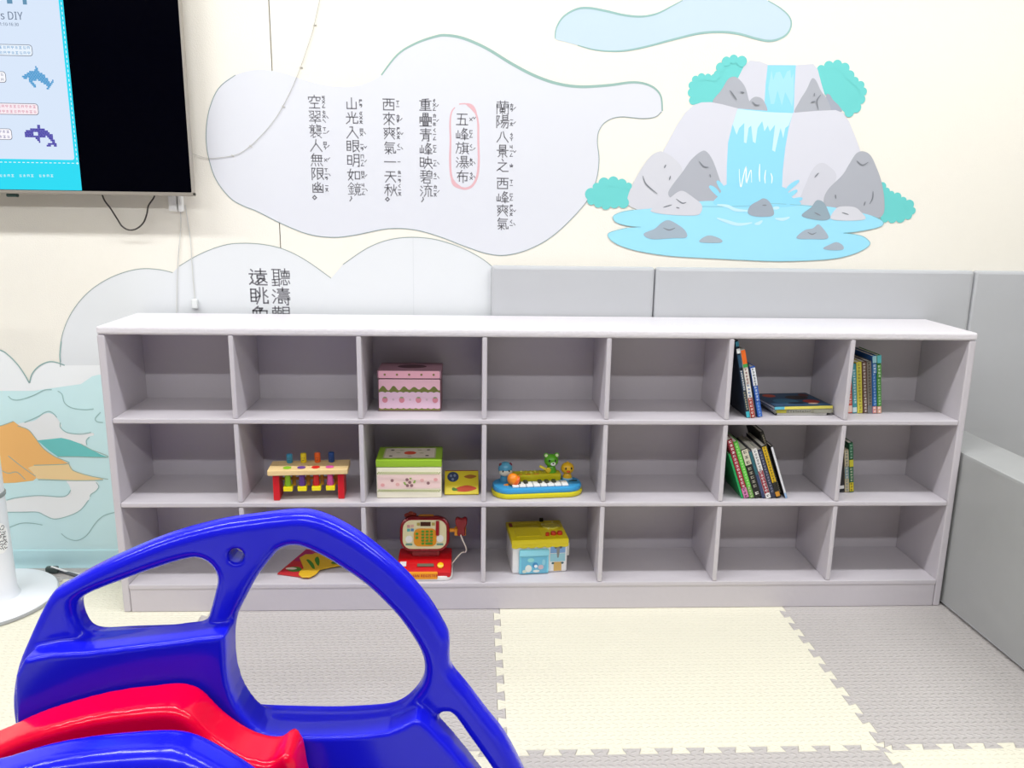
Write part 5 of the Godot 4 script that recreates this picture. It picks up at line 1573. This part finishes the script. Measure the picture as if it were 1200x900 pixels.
func toy_kitchen() -> void:
	var t := thing("toy_kitchen_box", "white toy kitchen box with a yellow top and a light blue door", "toy kitchen", Vector3(1.42, LEVELS[2], -0.155), 0.09)
	var w := 0.197
	var d := 0.166
	var yellow := plain("e3cf10", 0.4)
	part(t, "body", box(Vector3(w, 0.107, d), 0.006), plain("f0eeea", 0.4), Vector3(0, 0.0539, 0))
	var top := part(t, "top", box(Vector3(w + 0.008, 0.022, d + 0.008), 0.005), yellow, Vector3(0, 0.1185, 0))
	# scalloped valance under the top
	var p := PackedVector2Array([Vector2(w / 2 + 0.003, 0.0), Vector2(-w / 2 - 0.003, 0.0)])
	for k in 71:
		var f := k / 70.0
		p.append(Vector2(lerpf(-w / 2 - 0.003, w / 2 + 0.003, f), -0.009 - 0.004 * absf(sin(f * PI * 7.0))))
	part(top, "valance", prism(p, 0.004).mesh(), yellow, Vector3(0, -0.008, d / 2 + 0.002))
	part(top, "worktop", box(Vector3(0.09, 0.003, 0.095), 0.001), plain("d8c40e", 0.45), Vector3(-0.036, 0.0118, 0.01))
	part(top, "worktop_ridge", box(Vector3(0.08, 0.004, 0.006), 0.001), plain("eede4a", 0.4), Vector3(-0.03, 0.0122, -0.06))
	part(top, "burner", lathe_shape([0.03, 0, 0.032, 0.002, 0.03, 0.004, 0.022, 0.004, 0.02, 0.002], 28).mesh(40), plain("eade52", 0.4), Vector3(0.056, 0.0105, -0.028))
	for k in 4:
		part(top, "burner_foot", box(Vector3(0.01, 0.005, 0.006), 0.001), plain("f0e892", 0.4), Vector3(0.056 + cos(TAU * k / 4 + 0.4) * 0.03, 0.014, -0.028 + sin(TAU * k / 4 + 0.4) * 0.03), Vector3(0, -TAU * k / 4 - 0.4, 0))
	for k in [[0.03, 0.055, 0.007], [0.053, 0.048, 0.01], [0.076, 0.047, 0.01]]:
		part(top, "knob", lathe_shape([k[2], 0, k[2], 0.008, k[2] * 0.8, 0.011], 18).mesh(40), plain("cd3a1a", 0.35), Vector3(k[0], 0.011, k[1]))
	part(top, "black_stud", box(Vector3(0.014, 0.014, 0.01), 0.002), plain("1d1b17", 0.4), Vector3(0.03, 0.017, -0.076))
	part(top, "red_sticker", box(Vector3(0.012, 0.001, 0.034), 0.0004), plain("9a3a24", 0.5), Vector3(-0.088, 0.0112, -0.05))
	# blue oven door with a printed picture
	var door := part(t, "door", box(Vector3(0.106, 0.092, 0.012), 0.005), plain("7fd0e4", 0.35), Vector3(-0.022, 0.0475, d / 2 + 0.004), Vector3.ZERO, "light blue door")
	part(door, "door_rim", box(Vector3(0.108, 0.024, 0.008), 0.004), plain("8fd6e6", 0.35), Vector3(0, 0.034, 0.005))
	var q := Print.new()
	q.rect(-0.046, -0.042, 0.092, 0.062, hx("6cb6cf"))
	for s in [[-0.02, -0.024, 0.012, 0.014, "dfe3d8"], [0.004, -0.012, 0.01, 0.011, "3f86b4"], [0.006, -0.016, 0.006, 0.006, "e8eef0"], [0.024, -0.02, 0.01, 0.009, "c9b4b8"], [-0.012, 0.008, 0.012, 0.008, "8fd0cc"], [-0.034, -0.034, 0.008, 0.006, "cfd8c4"], [0.034, -0.002, 0.006, 0.012, "8ec8d6"], [0.008, -0.034, 0.012, 0.005, "e4e6dc"]]:
		q.disc(Vector2(s[0], s[1]), s[2], s[3], hx(s[4]))
	part(door, "picture", q.mesh(), M.print, Vector3(0, 0, 0.0063))
	# picture of a tap and a board at the right of the front
	var f := Print.new()
	f.rect(-0.027, 0.03, 0.054, 0.024, hx("7ea6d4"))
	f.rect(-0.027, -0.002, 0.054, 0.03, hx("9fd2dc"))
	f.poly(PackedVector2Array([Vector2(-0.005, 0.054), Vector2(0.007, 0.054), Vector2(0.006, 0.03), Vector2(0.003, 0.012), Vector2(-0.002, 0.012), Vector2(-0.004, 0.03)]), hx("8d8c86"))
	f.disc(Vector2(-0.008, 0.051), 0.005, 0.004, hx("5b5a56"))
	f.disc(Vector2(0.01, 0.051), 0.005, 0.004, hx("5b5a56"))
	f.rect(-0.014, -0.038, 0.028, 0.034, hx("d9b264"))
	for s in [-1, 1]:
		f.disc(Vector2(s * 0.017, -0.008), 0.005, 0.004, hx("41636a"))
	part(t, "picture", f.mesh(), M.print, Vector3(0.064, 0.044, d / 2 + 0.0003))
	part(t, "side_hook", box(Vector3(0.016, 0.05, 0.024), 0.003), plain("e6e3dc", 0.4), Vector3(w / 2 + 0.007, 0.07, 0.035))


func toy_piano() -> void:
	var o := Vector3(1.413, LEVELS[1], -0.098)
	var t := thing("toy_piano", "blue and yellow toy piano with animal figures and an orange microphone", "toy piano", o, 0.1)
	var blue := plain("3b9bd0", 0.3)
	var yellow := plain("d9cc1c", 0.35)
	part(t, "base", lying(prism(rrect(0.318, 0.136, 0.06, 6), 0.018, 0.006)).mesh(), yellow, Vector3(0, 0.0092, 0))
	part(t, "body", lying(prism(rrect(0.312, 0.13, 0.058, 6), 0.02, 0.007)).mesh(), blue, Vector3(0, 0.0265, 0))
	# raised yellow deck at the back with little round keys
	part(t, "deck", lying(prism(rrect(0.19, 0.05, 0.012, 3), 0.026, 0.005)).mesh(), yellow, Vector3(-0.006, 0.048, -0.032))
	for k in 7:
		for row in 2:
			part(t, "deck_stud", ball(Vector3(0.005, 0.003, 0.005), 8), plain("c9b820" if (k + row) % 3 else "e2e06a", 0.4), Vector3(-0.05 + k * 0.017, 0.0615, -0.045 + row * 0.014))
	for k in 3:
		part(t, "deck_key", box(Vector3(0.018, 0.004, 0.007), 0.001), plain("d98a1e", 0.4), Vector3(-0.06 + k * 0.03, 0.0605, -0.014))
	# keys
	for k in 8:
		part(t, "white_key", box(Vector3(0.0225, 0.007, 0.042), 0.002), plain("f0efec", 0.3), Vector3(-0.082 + k * 0.0246, 0.0405, 0.032))
	for k in [0, 1, 3, 4, 5]:
		part(t, "black_key", box(Vector3(0.015, 0.009, 0.023), 0.003), plain("3b3d2e", 0.35), Vector3(-0.0685 + k * 0.0246, 0.0465, 0.0225))
	part(t, "dark_window", box(Vector3(0.03, 0.002, 0.012), 0.0008), plain("2a4a52", 0.2), Vector3(0.128, 0.037, 0.0))
	# orange microphone
	var mic := part(t, "microphone", ball(Vector3(0.0205, 0.0225, 0.0205), 16), plain("f08a1a", 0.3), Vector3(-0.088, 0.058, 0.024), Vector3(0, 0, 0.3), "orange toy microphone")
	part(mic, "collar", lathe_shape([0.015, -0.02, 0.021, -0.014, 0.02, -0.006], 16).mesh(40), plain("e2641c", 0.35), Vector3.ZERO, Vector3(0, 0, 0.7))
	part(mic, "handle", box(Vector3(0.032, 0.014, 0.018), 0.006), plain("ee9222", 0.3), Vector3(-0.034, -0.018, -0.006))
	# figures
	figure(t, "blue_figure", Vector3(-0.108, 0.036, -0.03), "5aa8c8", "e9e3cc", 0.0255)
	figure(t, "green_figure", Vector3(0.056, 0.058, -0.034), "57a81e", "f2f2ea", 0.0255)
	figure(t, "yellow_figure", Vector3(0.112, 0.036, -0.02), "e6b41c", "e6b41c", 0.0235)


func figure(t: Node3D, called: String, at: Vector3, code: String, muzzle: String, r: float) -> void:
	var m := plain(code, 0.3)
	var body := part(t, called, lathe_shape([r * 0.75, 0, r * 0.7, r * 0.5, r * 0.5, r * 1.0, r * 0.3, r * 1.25], 16).mesh(60), m, at)
	part(body, "head", ball(Vector3(r, r * 0.92, r * 0.92)), m, Vector3(0, r * 1.75, 0))
	var ink := plain("2a2622", 0.3)
	for s in [-1, 1]:
		part(body, "eye", ball(Vector3(r * 0.12, r * 0.2, r * 0.08), 8), ink, Vector3(s * r * 0.42, r * 1.95 if code != "5aa8c8" else r * 1.55, r * 0.84))
	if code == "57a81e":
		for s in [-1, 1]:
			var e := part(body, "ear", ball(Vector3(r * 0.36, r * 0.36, r * 0.2), 12), m, Vector3(s * r * 0.74, r * 2.5, 0))
			part(e, "ear_inner", ball(Vector3(r * 0.24, r * 0.24, r * 0.1), 10), plain("dfe6b8", 0.4), Vector3(0, 0, r * 0.14))
		part(body, "muzzle", ball(Vector3(r * 0.38, r * 0.3, r * 0.25), 12), plain(muzzle, 0.4), Vector3(r * 0.1, r * 1.5, r * 0.78))
		part(body, "nose", ball(Vector3(r * 0.14, r * 0.1, r * 0.1), 8), ink, Vector3(r * 0.1, r * 1.62, r * 1.0))
		var g := part(body, "guitar", ball(Vector3(r * 0.42, r * 0.4, r * 0.2), 12), plain("e0c024", 0.3), Vector3(-r * 0.55, r * 0.55, r * 0.62))
		part(g, "guitar_neck", box(Vector3(r * 1.0, r * 0.32, r * 0.22), 0.001), plain("e6d23a", 0.3), Vector3(-r * 0.75, r * 0.42, 0), Vector3(0, 0, -0.5))
	elif code == "e6b41c":
		part(body, "beak", ball(Vector3(r * 0.32, r * 0.16, r * 0.3), 10), plain("d8541a", 0.3), Vector3(-r * 0.05, r * 1.5, r * 0.9))
		part(body, "tuft", ball(Vector3(r * 0.14, r * 0.16, r * 0.1), 8), m, Vector3(0, r * 2.66, 0))
		part(body, "collar", lathe_shape([r * 0.78, 0, r * 0.8, r * 0.25, r * 0.66, r * 0.4], 16).mesh(50), plain("8cc0dc", 0.3), Vector3(0, 0.0, 0))
	else:
		part(body, "muzzle", ball(Vector3(r * 0.95, r * 0.55, r * 0.6), 14), plain(muzzle, 0.4), Vector3(0.0, r * 1.3, r * 0.42))
		for s in [-1, 1]:
			part(body, "ear", ball(Vector3(r * 0.22, r * 0.26, r * 0.14), 10), plain("7a2f3a", 0.4), Vector3(s * r * 0.7, r * 2.35, r * 0.2))


# ---------------------------------------------------------------- books
# a book standing with its spine to the front; lean tips its top to the left
func book(label: String, at: Vector3, size: Vector3, lean: float, cover: String, bands: Array, group: String, page := "e4dfd2", flat_turn := 0.0) -> Node3D:
	var t := thing("book", label, "book", at, flat_turn, group)
	t.rotation.z = lean
	var w := size.x
	var h := size.y
	var d := size.z
	var c := Shape.new()
	var board := minf(0.0016, w * 0.2)
	c.join(box_shape(Vector3(board, h, d), 0.0004), Transform3D(Basis.IDENTITY, Vector3(board / 2, h / 2, -d / 2)))
	c.join(box_shape(Vector3(board, h, d), 0.0004), Transform3D(Basis.IDENTITY, Vector3(w - board / 2, h / 2, -d / 2)))
	c.join(box_shape(Vector3(w, h, 0.002), 0.0006), Transform3D(Basis.IDENTITY, Vector3(w / 2, h / 2, -0.001)))
	part(t, "cover", c.mesh(), plain(cover, 0.42))
	part(t, "pages", box(Vector3(w - board * 2 - 0.0003, h - 0.005, d - 0.006), 0.0003), plain(page, 0.8), Vector3(w / 2, h / 2, -d / 2 - 0.0005))
	if bands.size():
		var p := Print.new()
		for b in bands:
			# [from, to, colour] as shares of the height; a fourth value fills it with small writing in that colour
			var y0: float = b[0] * h
			var y1: float = b[1] * h
			p.rect(w * 0.06, y0, w * 0.88, y1 - y0, hx(b[2]))
			if b.size() > 3:
				var n := int((y1 - y0) / (w * 0.62))
				for k in n:
					var y := y1 - (k + 0.5) * (y1 - y0) / n
					p.rect(w * 0.26, y - w * 0.16, w * 0.48, w * 0.09, hx(b[3]))
					p.rect(w * 0.26, y + w * 0.1, w * 0.48, w * 0.09, hx(b[3]))
					p.rect(w * (0.45 if k % 2 else 0.3), y - w * 0.2, w * 0.1, w * 0.42, hx(b[3]))
		part(t, "spine_print", p.mesh(), M.print, Vector3(0, 0, 0.0002))
	return t


func row_of(x: float, y: float, z: float, lean: float, rows: Array, group: String) -> void:
	for r in rows:
		var w: float = r[1].x
		var zz: float = z + (r[4] if r.size() > 4 else 0.0)
		book(r[0], Vector3(x, y + 0.0008, zz), r[1], lean, r[2], r[3], group)
		x += (w + 0.0006) / cos(lean)


func books() -> void:
	var a := "books in the sixth cubby of the top row"
	row_of(2.112, LEVELS[0], -0.026, 0.232, [
		["tall navy book with a teal foot, leaning on the cubby divider", Vector3(0.0125, 0.27, 0.2), "16283c", [[0.0, 0.08, "3fb2c0"], [0.1, 0.34, "20364a", "c9c2a0"], [0.36, 0.62, "1e3f5c", "f2f2ee"], [0.66, 0.82, "1f4a66"], [0.84, 0.9, "e8ecec"], [0.93, 0.99, "2f7f96"]]],
		["book with an orange head and red foot next to the tall navy one", Vector3(0.0165, 0.238, 0.18), "d9d4c8", [[0.0, 0.3, "a4281e", "f0e6dc"], [0.3, 0.5, "e8e4dc", "3f68a8"], [0.5, 0.74, "dfdad2", "7f3f4a"], [0.75, 0.8, "3f9a4a"], [0.8, 1.0, "e2661a"]], 0.002],
		["thin dark navy book between the orange headed and the blue book", Vector3(0.009, 0.19, 0.17), "1d2230", [[0.05, 0.95, "232a3c"]], -0.012],
		["short blue book with a white head in the top row", Vector3(0.0165, 0.178, 0.15), "1d55b0", [[0.0, 0.3, "2360ba", "8fb6e4"], [0.32, 0.62, "1f58b2", "d6e4f4"], [0.63, 0.98, "eceef2", "4a5260"]], -0.008],
	], a)
	# three books lying flat, one on another; spines to the front
	var flats := [
		["thin dark book at the bottom of the flat pile", Vector3(0.008, 0.185, 0.14), "2c2b2a", [[0.03, 0.97, "d8d6d0"]], 2.224, -0.062, 0.02],
		["grey spined book in the middle of the flat pile", Vector3(0.013, 0.208, 0.17), "8d8b78", [[0.03, 0.2, "b6ae3c"], [0.25, 0.62, "a5a396", "2c2a26"], [0.66, 0.96, "9a988a"]], 2.218, -0.056, 0.04],
		["picture book with a yellow spine on top of the flat pile", Vector3(0.011, 0.212, 0.19), "1f2f45", [[0.0, 0.17, "62bcd0"], [0.17, 1.0, "e6d865"]], 2.2145, -0.05, 0.1],
	]
	var y := LEVELS[0] + 0.0006
	for f in flats:
		var s: Vector3 = f[1]
		var t := book(f[0], Vector3(f[4], y, f[5]), s, 0.0, f[2], f[3], "books lying flat in the top row")
		# turned on its side: the height runs along x
		t.basis = Basis(Vector3.UP, f[6]) * Basis(Vector3(0, 0, 1), -PI / 2)
		t.position = Vector3(f[4], y + s.x, f[5])
		if f[3].size() == 2:
			var p := Print.new()
			p.rect(0.006, -s.z + 0.006, s.y - 0.012, s.z - 0.012, hx("2b4a66"))
			for k in [[0.09, -0.07, 0.075, 0.05, "3d6f8c"], [0.17, -0.12, 0.07, 0.04, "33241f"], [0.2, -0.06, 0.05, 0.035, "a03328"], [0.12, -0.04, 0.05, 0.02, "1c2b3e"], [0.06, -0.15, 0.04, 0.03, "b2472e"], [0.22, -0.15, 0.03, 0.03, "5a2420"], [0.19, -0.03, 0.03, 0.012, "d9b9a0"]]:
				p.disc(Vector2(k[0] * 0.82, k[1]), k[2] * 0.6, k[3] * 0.7, hx(k[4]), 18)
			# the upper cover faces the book's own -x
			var pic := part(t, "cover_picture", p.mesh(), M.print)
			pic.transform = Transform3D(Basis(Vector3(0, 1, 0), Vector3(0, 0, 1), Vector3(1, 0, 0)) * Basis.from_scale(Vector3(1, 1, -1)), Vector3(-0.0003, 0, 0))
		y += s.x + 0.0006
	row_of(2.4815, LEVELS[0], -0.09, 0.13, [
		["thin lime and cream book beside the divider in the last top cubby", Vector3(0.008, 0.165, 0.15), "b8b860", [[0.0, 0.15, "d9d6a0"]]],
		["salmon red book in the last cubby of the top row", Vector3(0.016, 0.17, 0.15), "d2574a", [[0.02, 0.16, "e8c8b8"], [0.2, 0.9, "d65c4e", "f0d8cc"]]],
		["turquoise book in the last cubby of the top row", Vector3(0.016, 0.175, 0.15), "4a9aa6", [[0.02, 0.12, "cfe4e4"], [0.2, 0.9, "54a6b2", "d8f0f2"]]],
		["lemon yellow book in the last cubby of the top row", Vector3(0.018, 0.182, 0.15), "e2d74c", [[0.02, 0.98, "e8de58", "8f8636"]]],
		["brown and white speckled book beside the lemon yellow one", Vector3(0.017, 0.184, 0.15), "5c4038", [[0.02, 0.98, "6a4c42", "e0d8d0"]]],
		["grey and brown speckled book beside the blue one", Vector3(0.016, 0.186, 0.15), "6f6a64", [[0.0, 0.15, "77787a"], [0.16, 0.98, "8c847a", "3a2c26"]]],
		["blue book with a tall spine in the last cubby of the top row", Vector3(0.016, 0.205, 0.16), "1f5fa6", [[0.0, 0.12, "d88a80", "f4f0ea"], [0.14, 0.7, "2468b0", "9fc4e8"], [0.7, 0.86, "4f86bc", "eaf2f8"], [0.88, 1.0, "9fd0d8"]]],
		["green book at the open end of the row in the last top cubby", Vector3(0.016, 0.207, 0.16), "3f8a3c", [[0.0, 0.12, "d8a08c", "f4f0ea"], [0.14, 0.6, "4a943f", "b8dcae"], [0.62, 0.84, "57a048", "e4f2dc"], [0.87, 1.0, "5ebcc0"]]],
	], "books in the last cubby of the top row")
	row_of(2.118, LEVELS[1], -0.028, 0.35, [
		["thin emerald green folder at the low end of the leaning row", Vector3(0.007, 0.17, 0.18), "17924f", [[0.0, 1.0, "1fa85c"]]],
		["red book with a pink foot in the leaning row", Vector3(0.019, 0.222, 0.17), "8f1c2e", [[0.0, 0.17, "dd86b4", "4a2a3a"], [0.18, 0.75, "a32436", "e8d8d8"], [0.76, 1.0, "9a2a38", "f4eeee"]]],
		["lime green book in the leaning row", Vector3(0.016, 0.216, 0.17), "57b83a", [[0.0, 0.2, "6d9a48", "d4e0b0"], [0.2, 0.98, "5cc23e", "b8ec9a"]]],
		["thick black book with a cream label at its head", Vector3(0.024, 0.186, 0.16), "1e1c1b", [[0.04, 0.14, "24211f", "f0ece4"], [0.2, 0.64, "201e1c", "a8a294"], [0.68, 0.99, "d4ceb8", "4a463e"]]],
		["teal and navy book squeezed beside the black one", Vector3(0.011, 0.18, 0.16), "2a3e56", [[0.0, 0.5, "3a4468"], [0.5, 0.98, "2c6670"]]],
		["white book with a dark red foot in the leaning row", Vector3(0.018, 0.188, 0.16), "d8d4d0", [[0.0, 0.55, "9a2038", "e8e4e2"], [0.0, 0.1, "e8e6e4", "2a2a2e"], [0.56, 0.98, "eceae8", "6a6a70"]]],
		["dark slate book with small white lettering", Vector3(0.016, 0.186, 0.16), "2b2d44", [[0.03, 0.1, "34364e"], [0.12, 0.96, "2e3048", "8e90a4"]]],
		["yellow and black book in the leaning row", Vector3(0.016, 0.2, 0.165), "1f1d18", [[0.03, 0.12, "c98a2a"], [0.3, 0.98, "e0b822", "4a3c10"]]],
		["tall black book with a yellow edge rising above the leaning row", Vector3(0.012, 0.245, 0.17), "1d1a14", [[0.05, 0.95, "22201a", "b8b09a"]], -0.03],
		["thin black and white book at the open end of the leaning row", Vector3(0.008, 0.2, 0.16), "17181c", [[0.0, 0.1, "8fb0d4"], [0.1, 0.98, "d8d8dc"]]],
	], "books leaning in the sixth cubby of the middle row")
	row_of(2.4815, LEVELS[1], -0.086, 0.13, [
		["black book half hidden by the divider in the last middle cubby", Vector3(0.026, 0.15, 0.15), "1b1b1d", [[0.08, 0.16, "e2e0dc"]]],
		["beige and blue picture spine book in the last middle cubby", Vector3(0.016, 0.16, 0.15), "b5a888", [[0.02, 0.3, "c4b694", "5f7f8c"], [0.32, 0.6, "7f9aa4", "e4dcc4"], [0.62, 0.98, "d4c8a8", "4f6a78"]]],
		["dark green and yellow book in the last middle cubby", Vector3(0.016, 0.185, 0.16), "1f5c3c", [[0.02, 0.2, "dcc62a", "5a5214"], [0.22, 0.5, "2a6e48", "d8dcc0"], [0.52, 0.66, "d4cc3a"], [0.68, 0.98, "246a48", "a8d0b8"]]],
	], "books in the last cubby of the middle row")
